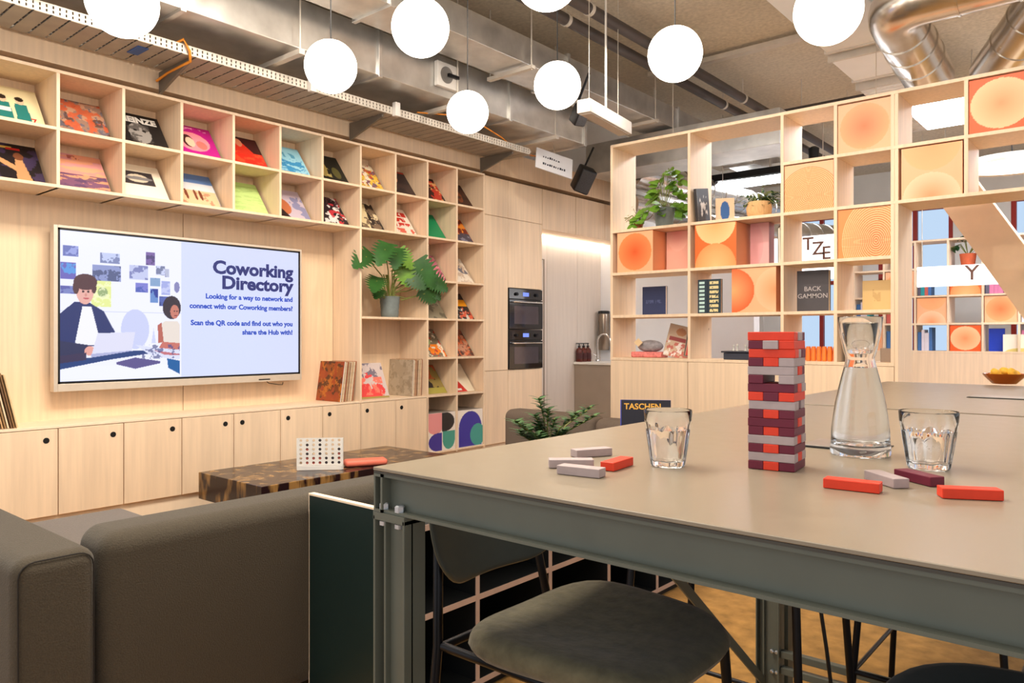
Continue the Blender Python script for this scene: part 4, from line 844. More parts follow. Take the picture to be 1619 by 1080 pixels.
def make_stool(label, m, loc, rz):
    t = thing('bar_stool', loc, label, 'stool', 'tall stools around the steel tables', rz)
    mkobj('seat', cushion_mb(.42, .43, .68, .72), m, t, smooth=True)
    bk = MB(); nu, nv = 16, 10; vs = []; fs = []
    for j in range(nv+1):
        v = j/nv; half = .205*(1-(1-v)**4*.14)
        for i in range(nu+1):
            u = -1+2*i/nu; vs.append((-.285+.045*u*u-.035*v, u*half, .768+.20*v+.045*abs(u)**6*(1-v)**3))
    for j in range(nv):
        for i in range(nu): fs.append((j*(nu+1)+i, j*(nu+1)+i+1, (j+1)*(nu+1)+i+1, (j+1)*(nu+1)+i))
    b_ = mkobj('backrest', bk.add(vs, fs), SHELL, t, smooth=True, solid=.012, sub=1)
    for s in (-1, 1):
        M = Matrix.Translation((-.257, s*.10, .90)) @ Matrix.Rotation(PI/2, 4, 'Y'); mkobj('screw', MB().lathe([(.004, 0), (.004, .003)], 10, M), BLACK, b_)
    for s in (-1, 1):
        mkobj('leg', MB().tube([(-.31, s*.215, 0), (-.272, s*.176, .665), (-.298, s*.150, .85)], .010, 10), BLKM, t, smooth=True)
        mkobj('leg', MB().tube([(.20, s*.215, 0), (.165, s*.17, .665)], .010, 10), BLKM, t, smooth=True)
        mkobj('seat_rail', MB().tube([(-.262, s*.172, .664), (.165, s*.17, .664)], .009, 8), BLKM, t, smooth=True)
        mkobj('footrest', MB().tube([(-.292, s*.199, .25), (.187, s*.199, .25)], .007, 8), BLKM, t, smooth=True)
    for x_ in (-.262, .165): mkobj('seat_rail', MB().tube([(x_, -.172, .664), (x_, .172, .664)], .009, 8), BLKM, t, smooth=True)
    mkobj('footrest', MB().tube([(.187, -.199, .25), (.187, .199, .25)], .008, 8), BLKM, t, smooth=True)
    return t
s0 = make_stool('olive grey upholstered stool with a low shell back at the near corner of the table', SEATF, (-.80, 1.215, 0), 0)
def stool(x, y, rz, label, m=None):
    c = copy_tree(s0); c.location = (x, y, 0); c.rotation_euler = (0, 0, rz); c['label'] = label
    if m:
        for ch in c.children:
            if ch.name.startswith('seat') and not ch.name.startswith('seat_rail'): ch.data = ch.data.copy(); ch.data.materials[0] = m
    return c
stool(-.80, 1.94, 0, 'black legged stool tucked under the left side of the table, behind the olive one')
stool(-.13, 1.27, PI, 'dark teal stool under the table at the bottom right of the photo', SEATD)
stool(-.50, 2.62, -PI/2, 'black legged stool under the far edge of the foreground table, left of two'); stool(.18, 2.62, -PI/2, 'black legged stool under the far edge of the foreground table, right of two')
# ------------------------------------------------------------------ blocks
BR = mat('block_red', (226, 62, 34), .5, noise=.05, scale=50); BG = mat('block_grey', (176, 160, 160), .6, noise=.06, scale=50); BM = mat('block_maroon', (106, 26, 50), .5, noise=.06, scale=50)
BC = {'r': (BR, 'red'), 'g': (BG, 'grey'), 'm': (BM, 'maroon')}
BL, BW, BH = .0785, .0258, .0148
protos = {}
for k, (m, n_) in BC.items():
    me = mkobj('wooden_block', MB().box(-BL/2, -BW/2, 0, BL/2, BW/2, BH), m, None, bevel=.0012, seg=2); protos[k] = me
usedp = set()
def block(k, p, rz, label, group):
    o = protos[k] if k not in usedp else protos[k].copy()
    if k in usedp: COL.objects.link(o)
    usedp.add(k); o.location = p; o.rotation_euler = (0, 0, rz); setp(o, label, 'toy block', group)
    return o
A_, B_ = on(1183, 741, ZT), on(1255.5, 748, ZT)
ax = (B_-A_).normalized(); ang = math.atan2(ax.y, ax.x); back = Vector((-ax.y, ax.x, 0)); cen = (A_+B_)/2+back*BL/2
LAY = ['Lrgm', 'Smgr', 'Lrgm', 'Smrg', 'Lgrm', 'Sm-g', 'Lmrg', 'Srmr', 'Lg-g', 'Smrm', 'Lmrg', 'Smrm', 'Lgrg', 'Smrm', 'Lgrg', 'Smrm']
oname = ['topmost', 'second', 'third', 'fourth', 'fifth', 'sixth', 'seventh', 'eighth', 'ninth', 'tenth', 'eleventh', 'twelfth', 'thirteenth', 'fourteenth', 'fifteenth', 'bottom']
rj = random.Random(8)
for i, l in enumerate(LAY):
    z = ZT+.0006+(15-i)*(BH+.0001)
    for j in range(3):
        k = l[1+j]
        if k == '-': continue
        off = (j-1)*(BW+.0002)
        jit = rj.uniform(-.0012, .0012)
        if l[0] == 'L': p = cen+back*off+ax*jit; rz = ang; where = ['front', 'middle', 'back'][j]
        else:
            p = cen+ax*off+back*(jit+(-.003 if (i, j) == (1, 1) else 0)); rz = ang+PI/2; where = ['left', 'middle', 'right'][j]
        p.z = z; block(k, p, rz, f'{BC[k][1]} block, {where} one in the {oname[i]}'+(' layer' if i in (0, 15) else ' layer from the top')+' of the tower', 'blocks of the tower')
def loose(k, a, b, label, flip=1, g='loose blocks on the table', dz=0):
    a = on(*a, ZT); b = on(*b, ZT); d = (b-a).normalized(); n = Vector((-d.y, d.x, 0))
    p = a+d*BL/2+n*BW/2*flip; p.z = ZT+.0006+dz; block(k, p, math.atan2(d.y, d.x), label, g)
loose('r', (1301, 772), (1381, 781), 'red block lying just right of the tower'); loose('g', (1366, 758), (1424, 777), 'grey block lying between the red and the maroon block'); loose('m', (1413, 756), (1484, 774), 'maroon block lying in front of the right tumbler'); loose('r', (1490, 789), (1582, 793), 'red block lying farthest right on the table')
loose('g', (880, 750), (934, 756), 'grey block at the front of the small group left of the left tumbler'); loose('g', (868, 741), (920, 741), 'grey block sticking out on the left behind the front grey one'); loose('g', (912, 725), (979, 720), 'grey block at the back of the small group left of the left tumbler'); loose('r', (949, 744), (984, 733), 'red block in the small group left of the left tumbler', flip=-1)
# ------------------------------------------------------------------ glassware
def facet_lathe(prof, n, fac, z1):
    mb = MB(); vs = []; fs = []
    for r, z, f in prof:
        for k in range(n): a = 2*PI*k/n; vs.append((r*(1+f*math.cos(fac*a))*math.cos(a), r*(1+f*math.cos(fac*a))*math.sin(a), z))
    m = len(prof)
    for i in range(m-1):
        for k in range(n): k2 = (k+1) % n; fs.append((i*n+k, i*n+k2, (i+1)*n+k2, (i+1)*n+k))
    return mb.add(vs, fs)
def tumbler(p, r0, r1, h, label, rz):
    t = thing('tumbler', (p.x, p.y, ZT+.0008), label, 'glass', 'water tumblers', rz)
    mkobj('glass', facet_lathe([(.001, .003, 0), (r0*.8, .002, 0), (r0*.96, 0, 0), (r0, .004, .03), (r0+(r1-r0)*.55, h*.55, .035), (r0+(r1-r0)*.78, h*.74, .015), (r0+(r1-r0)*.9, h*.8, 0), (r1, h-.002, 0), (r1-.0008, h, 0), (r1-.002, h-.002, 0), (r0+(r1-r0)*.8-.003, h*.7, 0), (r0-.003, .014, 0), (r0*.7, .010, 0), (.001, .010, 0)], 72, 9, h), GLASS, t, smooth=True)
    mkobj('water', MB().lathe([(.001, .0095), (r0*.7, .0095), (r0-.0026, .0136), (r0+(r1-r0)*.8*.94-.0024, h*.66), (.001, h*.66)], 48, cap=False), WATER, t, smooth=True)
tumbler(on(1056, 737, ZT), .0300, .0425, .100, 'faceted water tumbler left of the block tower', .3); tumbler(on(1468, 741, ZT), .0335, .0475, .100, 'faceted water tumbler right of the carafe', .1)
pc = on(1360, 719, ZT); t = thing('carafe', (pc.x, pc.y, ZT+.0008), 'tall clear glass carafe filled with water', 'carafe')
mkobj('glass', MB().lathe([(.001, .004), (.045, .003), (.052, 0), (.055, .004), (.055, .014), (.0535, .022), (.0525, .05), (.046, .10), (.036, .145), (.029, .172), (.0265, .185), (.0265, .19), (.031, .205), (.037, .235), (.041, .268), (.040, .269), (.0385, .266), (.0345, .235), (.0285, .206), (.0237, .19), (.0237, .184), (.0265, .171), (.0335, .144), (.0435, .10), (.0495, .05), (.050, .026), (.046, .019), (.03, .016), (.001, .016)], 64, cap=False), GLASS, t, smooth=True)
mkobj('water', MB().lathe([(.001, .0155), (.03, .0155), (.0465, .0185), (.0505, .0260), (.0500, .05), (.0440, .10), (.0340, .144), (.0272, .170), (.001, .170)], 64, cap=False), WATER, t, smooth=True)
t = thing('glass_stopper', (pc.x, pc.y, ZT+.197), 'small clear tumbler resting in the mouth of the carafe', 'glass')
mkobj('glass', MB().lathe([(.001, .001), (.018, 0), (.0225, .003), (.0265, .02), (.0325, .058), (.032, .059), (.0305, .058), (.0245, .02), (.018, .010), (.001, .009)], 48, cap=False), GLASS, t, smooth=True)
# fruit bowl on the far table
pf = on(1588, 607, ZT); t = thing('fruit_bowl', (pf.x, pf.y, ZT+.0006), 'amber bowl on the far table', 'bowl')
mkobj('bowl', MB().lathe([(.001, 0), (.05, 0), (.055, .004), (.085, .035), (.095, .05), (.091, .05), (.08, .036), (.052, .01), (.001, .009)], 40, cap=False), mat('amber_bowl', (176, 84, 26), .15, noise=.1, coat=.4), t, smooth=True)
rf = random.Random(2); YL = mat('snack_yellow', (242, 184, 60), .6, noise=.2, scale=40)
for k, (dx, dy, dz) in enumerate([(-.045, 0, .03), (.045, .01, .03), (0, -.045, .03), (0, .045, .032), (-.03, -.035, .055), (.035, -.02, .056), (0, .02, .062), (.04, .04, .05), (-.04, .03, .052)]):
    mb = MB().sphere((0, 0, 0), .024, 14, (1.1, .9, .75)); o = mkobj('snack', mb, YL, None, smooth=True); o.location = (pf.x+dx, pf.y+dy, ZT+dz); o.rotation_euler = (rf.random(), rf.random(), rf.random()); setp(o, 'yellow lumpy pastry heaped in the amber bowl', 'snack', 'pastries in the amber bowl')
# ------------------------------------------------------------------ globe pendants
CZ = 3.77
def pend(x, y, z, label, seen=True):
    t = thing('globe_pendant', (x, y, CZ), label, 'pendant lamp', 'glowing white globe pendants'); o = t.location
    mkobj('globe', MB(o).sphere((x, y, z), .125, 40), GLOBE, t, smooth=True)
    mkobj('cable', MB(o).tube([(x, y, z+.125), (x, y, CZ-.01)], .0032, 6), BLACK, t); mkobj('ceiling_cup', MB(o).lathe([(.045, -.03), (.05, -.001)], 20, axis_pt=(x, y, CZ)), BLACK, t, smooth=True)
for x, y, z, l in ((-2.88, 1.19, H+1.227, 'glowing globe pendant at the top left corner of the photo, above the cable tray'), (-3.03, 2.22, H+1.306, 'glowing globe pendant above the right end of the television'), (-3.13, 3.28, H+1.345, 'glowing globe pendant hanging lowest in the photo, in front of the square duct'),
    (-2.43, 2.25, H+1.345, 'glowing globe pendant at the top edge, nearest the small white fan box'), (-2.43, 3.24, H+1.344, 'glowing globe pendant left of the white hanging fixture'), (-1.73, 2.24, H+1.35, 'glowing globe pendant almost hidden above the top edge of the photo'),
    (-1.69, 3.16, H+1.31, 'glowing globe pendant in front of the bare concrete ceiling'), (-.94, 2.96, H+1.236, 'largest glowing globe pendant at the top right, left of the round ducts')): pend(x, y, z, l)
for x, y in ((-1.72, 1.2), (-.95, 1.95), (-.95, .95), (-.2, 1.9), (-.2, .9), (.55, 1.9), (-2.42, .25), (-1.72, .2)): pend(x, y, H+1.34, 'globe pendant of the same grid hanging above the top edge of the photo')
# ------------------------------------------------------------------ ducts, trays and pipes
def duct(name, x0, x1, z0, z1, y0, y1, label, m=GALV, fl=(), cat='duct'):
    t = thing(name, ((x0+x1)/2, (y0+y1)/2, z0), label, cat); o = t.location
    mkobj('casing', MB(o).box(x0, y0, z0, x1, y1, z1), m, t, bevel=.004)
    for y in fl: mkobj('flange', MB(o).box(x0-.018, y-.016, z0-.018, x1+.018, y+.016, z1+.018), m, t, bevel=.003)
    return t
D1 = duct('air_duct', -4.58, -3.97, H+1.76, H+2.06, -1.5, 5.72, 'square galvanised air duct running above the cable tray', fl=(.6, 1.95, 3.3, 4.65, 5.70))
D2 = duct('air_duct', -3.84, -3.50, H+2.0, H+2.2, -1.5, 9.2, 'square galvanised air duct hanging higher, right of the first one', fl=(1.2, 3.0, 4.8, 6.6, 8.4))
duct('air_duct', -4.45, -2.44, H+1.66, H+1.97, 6.42, 6.9, 'broad grey duct crossing behind the end of the square duct')
for i, (y, x0, x1) in enumerate([(1.3, -4.6, -3.95), (2.65, -4.6, -3.95), (4.0, -4.6, -3.95), (5.2, -4.6, -3.95)]):
    t = thing('duct_hanger', ((x0+x1)/2, y, H+1.77), ['steel duct hanger bar nearest the camera under the square duct', 'second steel hanger bar under the square duct', 'third steel hanger bar under the square duct', 'farthest steel hanger bar under the square duct'][i], 'bracket', 'hanger bars under the square duct'); o = t.location
    mkobj('rail', MB(o).box(x0-.02, y-.02, H+1.70, x1+.05, y+.02, H+1.73), TRAY, t); mkobj('rod', MB(o).tube([(x1+.03, y, H+1.70), (x1+.03, y, CZ-.001)], .005, 6).tube([(x0-.005, y, H+1.70), (x0-.005, y, CZ-.001)], .005, 6), TRAY, t)
for i, y in enumerate((2.2, 4.3, 6.1)):
    t = thing('duct_hanger', (-3.65, y, H+1.95), ['steel hanger bar under the higher square duct, nearest', 'steel hanger bar under the higher square duct, middle', 'steel hanger bar under the higher square duct, farthest'][i], 'bracket', 'hanger bars under the higher duct'); o = t.location
    mkobj('rail', MB(o).box(-3.88, y-.02, H+1.955, -3.44, y+.02, H+1.981), TRAY, t); mkobj('rod', MB(o).tube([(-3.46, y, H+1.95), (-3.46, y, CZ-.001)], .005, 6).tube([(-3.865, y, H+1.95), (-3.865, y, CZ-.001)], .005, 6), TRAY, t)
# cable tray
t = thing('cable_tray', (-4.385, 2.2, H+1.60), 'long perforated steel cable tray running along the top of the bookcase wall', 'cable tray'); O = t.location
lip = MB(O)
for x in (-4.56, -4.21):
    lip.box(x-.0015, -1.5, H+1.615, x+.0015, 5.2, H+1.623).box(x-.0015, -1.5, H+1.660, x+.0015, 5.2, H+1.668)
    y = -1.5
    while y < 5.2: lip.box(x-.0014, y, H+1.623, x+.0014, y+.022, H+1.660).box(x-.0012, y, H+1.637, x+.0012, y+.034, H+1.645); y += .030
mkobj('side_rail', lip, TRAY, t)
rg = MB(O); y = -1.5
while y < 5.2: rg.box(-4.56, y, H+1.612, -4.21, y+.072, H+1.616); y += .083
mkobj('rung_plate', rg, mat('tray_floor', (168, 156, 142), .55, .3, noise=.1, scale=8), t)
cb = MB(O); rn = random.Random(6)
for k in range(7):
    x = -4.52+.042*k; cb.tube([(x+rn.uniform(-.01, .01), -1.5+i*.4, H+1.624+rn.uniform(0, .008)) for i in range(17)], .006, 6)
mkobj('cable_bundle', cb, mat('grey_cable', (92, 86, 84), .6, noise=.2, scale=20), t, smooth=True)
OC = mat('orange_cable', (226, 140, 40), .5, noise=.1)
single('orange_cable', MB().tube([(-4.53, 1.9, H+1.636), (-4.35, 2.0, H+1.64), (-4.20, 2.07, H+1.69), (-4.19, 2.10, H+1.63), (-4.22, 2.12, H+1.585), (-4.5, 2.12, H+1.58), (-4.60, 2.1, H+1.55)], .008, 8), OC, 'short orange yellow cable looping over the tray edge', 'cable', smooth=True)
single('orange_cable', MB().tube([(-4.25, 3.9, H+1.70), (-4.1, 4.3, H+1.73), (-4.2, 4.8, H+1.69), (-4.4, 5.3, H+1.68), (-4.3, 5.7, H+1.66)], .006, 6), OC, 'loose orange cable hanging behind the lowest globe pendant', 'cable', smooth=True)
for i, y in enumerate((.65, 2.12, 3.55, 5.0)):
    t = thing('tray_bracket', (-4.4, y, H+1.52), ['triangular tray bracket at the left edge', 'triangular tray bracket below the orange cable', 'triangular tray bracket left of the lowest globe', 'triangular tray bracket at the end of the tray'][i], 'bracket', 'brackets of the cable tray'); o = t.location
    mkobj('arm', MB(o).prism([(-4.615, H+1.48), (-4.615, H+1.61), (-4.24, H+1.61), (-4.24, H+1.59)], .016, Matrix.Translation((0, y, 0))), mat('bracket_grey', (120, 112, 102), .5, .5, noise=.08), t)
for i, y in enumerate((2.9, 3.62)): single('tray_clip', MB().box(-4.208, y, H+1.60, -4.17, y+.045, H+1.70), GW, ['small white box clipped to the tray edge, left one', 'small white box clipped to the tray edge, right one'][i], 'clip', 'white boxes on the tray edge', bevel=.003)
for i, y in enumerate((.75, 1.85)): single('tray_marker', MB().box(-4.42, y, H+1.606, -4.28, y+.06, H+1.611), mat('blue_tape', (46, 84, 150), .5, noise=.1), ['blue tape marker under the tray at the far left', 'blue tape marker under the tray beside the orange cable'][i], 'tape', 'blue tape on the tray')
# dark pipes
for i, (x, z, r, l) in enumerate(((-3.22, H+2.28, .042, 'thick dark pipe under the ceiling, left of two'), (-3.02, H+2.30, .042, 'thick dark pipe under the ceiling, right of two'))):
    t = thing('ceiling_pipe', (x, 3.8, z), l, 'pipe', 'dark ceiling pipes'); o = t.location
    mkobj('pipe', MB(o).tube([(x, -1.5, z), (x, 10, z)], r, 16), DKPIPE, t, smooth=True)
    for y in (1.6, 4.4, 7.0): mkobj('clamp', MB(o).lathe([(r+.006, -.015), (r+.006, .015)], 18, Matrix.Translation(Vector((x, y, z))-o+o) @ Matrix.Rotation(PI/2, 4, 'X')).tube([(x, y, z+r), (x, y, CZ-.001)], .005, 6), TRAY, t)
single('ceiling_rail', MB().box(-3.6, 6.2, CZ-.07, -.6, 6.26, CZ-.03).box(-3.6, 6.3, CZ-.05, -.6, 6.33, CZ-.02), TRAY, 'pale pair of conduits crossing the concrete ceiling', 'conduit')
t = thing('sprinkler_pipe', (-2.4, 8.0, 3.3), 'thin dark sprinkler pipe with a drop, hanging over the far room', 'pipe'); o = t.location
mkobj('pipe', MB(o).tube([(-4.6, 7.4, CZ-.28), (-2.0, 7.4, CZ-.28), (-2.0, 7.4, CZ-.9)], .02, 10), DKPIPE, t, smooth=True); mkobj('rod', MB(o).tube([(-4.0, 7.4, CZ-.26), (-4.0, 7.4, CZ-.001)], .005, 6).tube([(-2.6, 7.4, CZ-.26), (-2.6, 7.4, CZ-.001)], .005, 6), TRAY, t)
t = thing('lighting_track', (-1.9, 8.6, 3.2), 'long black lighting track hanging over the far room', 'track'); o = t.location
mkobj('rail', MB(o).box(-4.8, 8.6, 3.16, .4, 8.68, 3.24), BLACK, t)
for x in (-4.2, -3.4, -2.8, -2.2, -1.6, -1.0): mkobj('rod', MB(o).tube([(x, 8.64, 3.24), (x, 8.64, CZ-.001)], .006, 6), TRAY, t)
mkobj('lamp_head', MB(o).lathe([(.05, 0), (.06, .16), (.03, .18)], 16, Matrix.Translation((-2.9, 8.64, 3.22))), BLACK, t, smooth=True)
# ventilator box on the duct
t = thing('duct_fan', (-3.955, 3.55, H+1.85), 'square white box with a round grille on the side of the square duct', 'fan box'); o = t.location
fp = onx(706, 121, -3.95)
o_y, o_z = fp.y, fp.z; t.location = (-3.95, o_y, o_z-.09); o = t.location
mkobj('housing', MB(o).box(-3.968, o_y-.11, o_z-.09, -3.93, o_y+.11, o_z+.09), GW, t, bevel=.006)
M = Matrix.Translation(Vector((-3.9295, o_y-.02, o_z))-o) @ Matrix.Rotation(PI/2, 4, 'Y')
mkobj('dial', MB().lathe([(.06, 0), (.06, .006), (.05, .006), (.045, .001), (.001, .001)], 24, M, cap=False), mat('grey_dial', (120, 116, 112), .5, noise=.1), t, smooth=True)
mkobj('lever', MB(o).box(-3.925, o_y-.015, o_z-.01, -3.905, o_y+.09, o_z+.012), BLKM, t)
# hanging white fixture
a, b = ony(930, 180, 4.2), ony(990, 205, 4.2)
t = thing('hanging_fixture', (-2.2, 4.2, H+1.0), 'white rectangular fixture hanging on thin wires left of the partition', 'fixture')
p0 = Vector((-2.93, 4.20, H+1.56)); p1 = Vector((-3.02, 4.88, H+1.56)); t.location = p0; o = p0
mkobj('body', MB(o).bar(p0, p1, .10, .09), GW, t, bevel=.004); mkobj('diffuser', MB(o).bar(p0+Vector((0, .03, -.049)), p1+Vector((0, -.03, -.049)), .08, .006), mat('frosted', (190, 176, 160), .5, noise=.05), t)
for q in (p0.lerp(p1, .12), p0.lerp(p1, .8)): mkobj('wire', MB(o).tube([q+Vector((0, 0, .045)), (q.x, q.y, CZ-.001)], .0025, 5), TRAY, t)
mkobj('pole', MB(o).tube([p0.lerp(p1, .5)+Vector((0, 0, .045)), (p0.lerp(p1, .5).x, p0.lerp(p1, .5).y, CZ-.001)], .008, 8), GW, t)
# speakers
def speaker(x, y, z, s, rot, label):
    t = thing('ceiling_speaker', (x, y, z), label, 'loudspeaker', 'small black loudspeakers', rot=rot)
    mkobj('cabinet', MB().box(-.08*s, -.09*s, -.12*s, .08*s, .09*s, .12*s), BLACK, t, bevel=.02*s, seg=3); mkobj('grille', MB().box(-.068*s, -.098*s, -.105*s, .068*s, -.092*s, .105*s), mat('grille_grey', (70, 70, 74), .7, noise=.3, scale=200), t, bevel=.004); mkobj('bracket', MB().box(-.01, .09*s, -.02, .01, .16*s, .02).tube([(0, .14*s, 0), (0, .14*s, .3)], .01, 8), BLKM, t)
q = onx(932, 283, -4.2); speaker(-4.22, 6.05, H+1.53, 1.0, (.5, .3, 1.0), 'black loudspeaker tilted down over the kitchen cabinets')
speaker(-3.35, 4.75, H+1.70, .6, (.7, 0, 1.2), 'small black loudspeaker half hidden by a globe, beside the white hanging fixture')
t = thing('notice_sign', (-4.12, 5.45, H+1.56), 'small tilted white sign with two rows of dark marks at the end of the tray', 'sign', rot=(-.25, .2, 1.15)); 
mkobj('board', MB().box(-.19, 0, -.09, .19, .012, .11), mat('sign_white', (236, 236, 240), .5, noise=.03), t, bevel=.002)
INK = mat('sign_ink', (40, 46, 60), .5, noise=.01); 
mk = MB(); rs_ = random.Random(4)
for z, n_ in ((.03, 8), (-.04, 11)):
    for k in range(n_):
        h_ = rs_.uniform(.010, .022); mk.box(-.12+.022*k, -.0022, z, -.12+.022*k+rs_.uniform(.008, .018), -.0005, z+h_)
mkobj('print', mk, INK, t)
mkobj('hanger', MB().tube([(0, .006, .11), (0, .06, .26)], .004, 6), TRAY, t)
# round spiral ducts
def spiral(pts, r, label, bands=True, m=GALV2, grp='round silver ducts'):
    c = Vector((0, 0, 0))
    for p in pts: c += Vector(p)
    c /= len(pts); t = thing('round_duct', c, label, 'duct', grp); o = c
    P = [Vector(p) for p in pts]
    # round the corners
    Q = [P[0]]
    for i in range(1, len(P)-1):
        a = (P[i-1]-P[i]).normalized(); b = (P[i+1]-P[i]).normalized(); R = r*1.3
        s, e = P[i]+a*R, P[i]+b*R
        for k in range(9): f = k/8; Q.append(s*(1-f)**2+P[i]*2*f*(1-f)+e*f*f)
    Q.append(P[-1]); mkobj('tube', MB(o).tube(Q, r, 32), m, t, smooth=True)
    for i in range(len(P)-1):
        L = (P[i+1]-P[i]).length; d = (P[i+1]-P[i]).normalized(); n = int(L/.32)
        for k in range(1, n+1):
            f = r*1.4+(k-.5)*(L-2.8*r)/max(1, n)
            if L < 3*r: continue
            q = P[i]+d*f; mkobj('seam_band', MB(o).tube([q-d*.006, q+d*.006], r+.006, 32), m, t, smooth=True)
    return t
spiral([(1.6, 4.95, H+2.02), (-1.22, 4.95, H+2.0), (-1.20, 5.95, H+1.82)], .158, 'thick silver duct crossing the top right corner with an elbow on its left end')
spiral([(-.02, 5.35, H+2.3), (-.42, 5.5, H+2.12), (-.86, 6.2, H+1.84)], .15, 'second thick silver duct dropping from the top right corner')
spiral([(-4.25, 6.95, H+1.76), (-4.1, 11.0, H+1.80)], .17, 'silver duct seen through the top left bay, upper one', grp='ducts behind the partition'); spiral([(-4.3, 7.0, H+1.42), (-4.2, 11.0, H+1.44)], .13, 'silver duct seen through the top left bay, lower one', grp='ducts behind the partition')
spiral([(-3.9, 8.0, H+1.2), (-3.0, 11.8, H+1.35)], .2, 'blue lit duct seen through the second top bay', grp='ducts behind the partition')
# radiant ceiling panels
for i, (y0, y1, z) in enumerate(((2.6, 6.05, H+2.2), (6.12, 6.75, H+2.16), (6.85, 8.6, H+2.12))):
    t = thing('ceiling_panel', (-1.67, (y0+y1)/2, z), ['long white ceiling panel behind the largest globe', 'short white ceiling panel in the middle of the strip', 'ribbed white ceiling panel farthest along the strip'][i], 'ceiling panel', 'white ceiling panels'); o = t.location
    mkobj('tray', MB(o).box(-1.93, y0, z, -1.42, y1, z+.05), WHITE, t, bevel=.004); mkobj('rim', MB(o).box(-1.945, y1-.02, z-.012, -1.405, y1+.01, z+.06).box(-1.945, y0-.01, z-.012, -1.405, y0+.02, z+.06), TRAY, t)
    mkobj('rod', MB(o).tube([(-1.9, (y0+y1)/2, z+.05), (-1.9, (y0+y1)/2, CZ-.001)], .005, 6).tube([(-1.45, (y0+y1)/2, z+.05), (-1.45, (y0+y1)/2, CZ-.001)], .005, 6), TRAY, t)
    if i == 2: mkobj('rib', (lambda m: [m.box(-1.92, y0+.06+.08*k, z-.01, -1.43, y0+.10+.08*k, z-.0005) for k in range(20)] and m)(MB(o)), WHITE, t)
t = thing('light_strip', (-2.3, 5.76, 2.9), 'added unseen linear lamp hung just behind the top of the birch partition', 'light'); o = t.location  # added lamp, kept out of view, to brighten the room behind the shelving
mkobj('housing', MB(o).box(-3.3, 5.72, 2.912, -1.3, 5.80, 2.94), WHITE, t); mkobj('diffuser', MB(o).box(-3.29, 5.725, 2.90, -1.31, 5.795, 2.911), lampm('fill_strip_cool', (236, 243, 255), 26), t)
for x in (-3.1, -1.5): mkobj('wire', MB(o).tube([(x, 5.76, 2.94), (x, 5.76, CZ-.001)], .003, 5), TRAY, t)
# ------------------------------------------------------------------ the room behind
YF = 10.4
fs_ = thing('open_shelving', (-1.3, YF+.2, 0), 'distant birch shelving seen through the doorway, with orange boxes and books', 'shelving'); O = fs_.location
FX = [-2.99+.36*k for k in range(11)]; FZ = [H+.84+.345, H+.84, H+.50, H+.16, H-.18]
for x in FX: mkobj('divider', MB(O).box(x, YF, FZ[-1], x+.022, YF+.36, FZ[0]), BIRCH, fs_)
for z in FZ: mkobj('shelf', MB(O).box(FX[0], YF-.001, z-.011, FX[-1]+.022, YF+.36, z+.011), BIRCH, fs_)
mkobj('base_cabinet', MB(O).box(FX[0], YF+.001, 0, FX[-1]+.022, YF+.35, FZ[-1]-.012), BIRCH, fs_)
GB = 'orange boxes in the distant shelving'
for i, r, k, l in ((3, 2, 'halvesdark', 'distant orange box with two half discs, seen through the doorway'), (4, 3, 'disc', 'distant peach box with a disc, middle of the doorway view'), (3, 4, 'discdark', 'distant orange box with a pale disc, lowest one left in the doorway view'), (1, 2, 'disc', 'distant orange box seen above the tan book'), (2, 3, 'halves', 'distant orange box cut by the doorway post'), (0, 4, 'disc', 'distant orange box seen through the lowest bays')):
    obox(FX[i]+.03, FZ[r], k if k != 'discdark' else 'offdisc', l, y=YF+.01, group=GB, h=.31)
rb = random.Random(21)
pal = [((206, 120, 160), 'pink'), ((64, 110, 170), 'blue'), ((30, 150, 160), 'teal'), ((220, 214, 226), 'white'), ((190, 90, 80), 'brick red'), ((90, 90, 110), 'slate')]
for (i, r) in ((5, 2), (6, 2), (5, 4), (2, 4), (1, 3), (5, 3), (6, 3), (7, 3), (4, 2), (1, 4), (0, 3), (2, 2)):
    x = FX[i]+.03
    for q in range(rb.randint(3, 5)):
        c, cn = pal[rb.randrange(6)]; w = rb.uniform(.028, .05); h = rb.uniform(.2, .29)
        o = single('book', MB().box(x, YF+.06, FZ[r]+.0115, x+w, YF+.26, FZ[r]+.0115+h), mat('far_%d_%d_%d' % c, c, .6, noise=.1), f'{cn} upright book spine in the distant shelving', 'book', 'books in the distant shelving'); x += w+.002
single('book', MB().box(FX[4]+.06, YF+.1, FZ[4]+.012, FX[4]+.22, YF+.13, FZ[4]+.012+.27), mat('cobalt', (20, 60, 190), .5, noise=.05), 'bright cobalt blue board standing in the distant shelving', 'book')
t = artbox('picture_board', .5, .2, .012, Art(40, 60, (244, 232, 214), 3).rect(.5, .3, .9, .8, (196, 130, 130)).blot((120, 60, 60), 12, .55, .8, region=(.5, .3, .9, .8)).disc(.35, 0, .3, .2, (210, 190, 110))); t.location = (FX[5]+.10, YF-.03, FZ[4]+.0) ; t.location.z = FZ[4]+.0115; t.location.y = YF+.04
setp(t, 'wide cream board with a pink picture low in the distant shelving', 'picture')
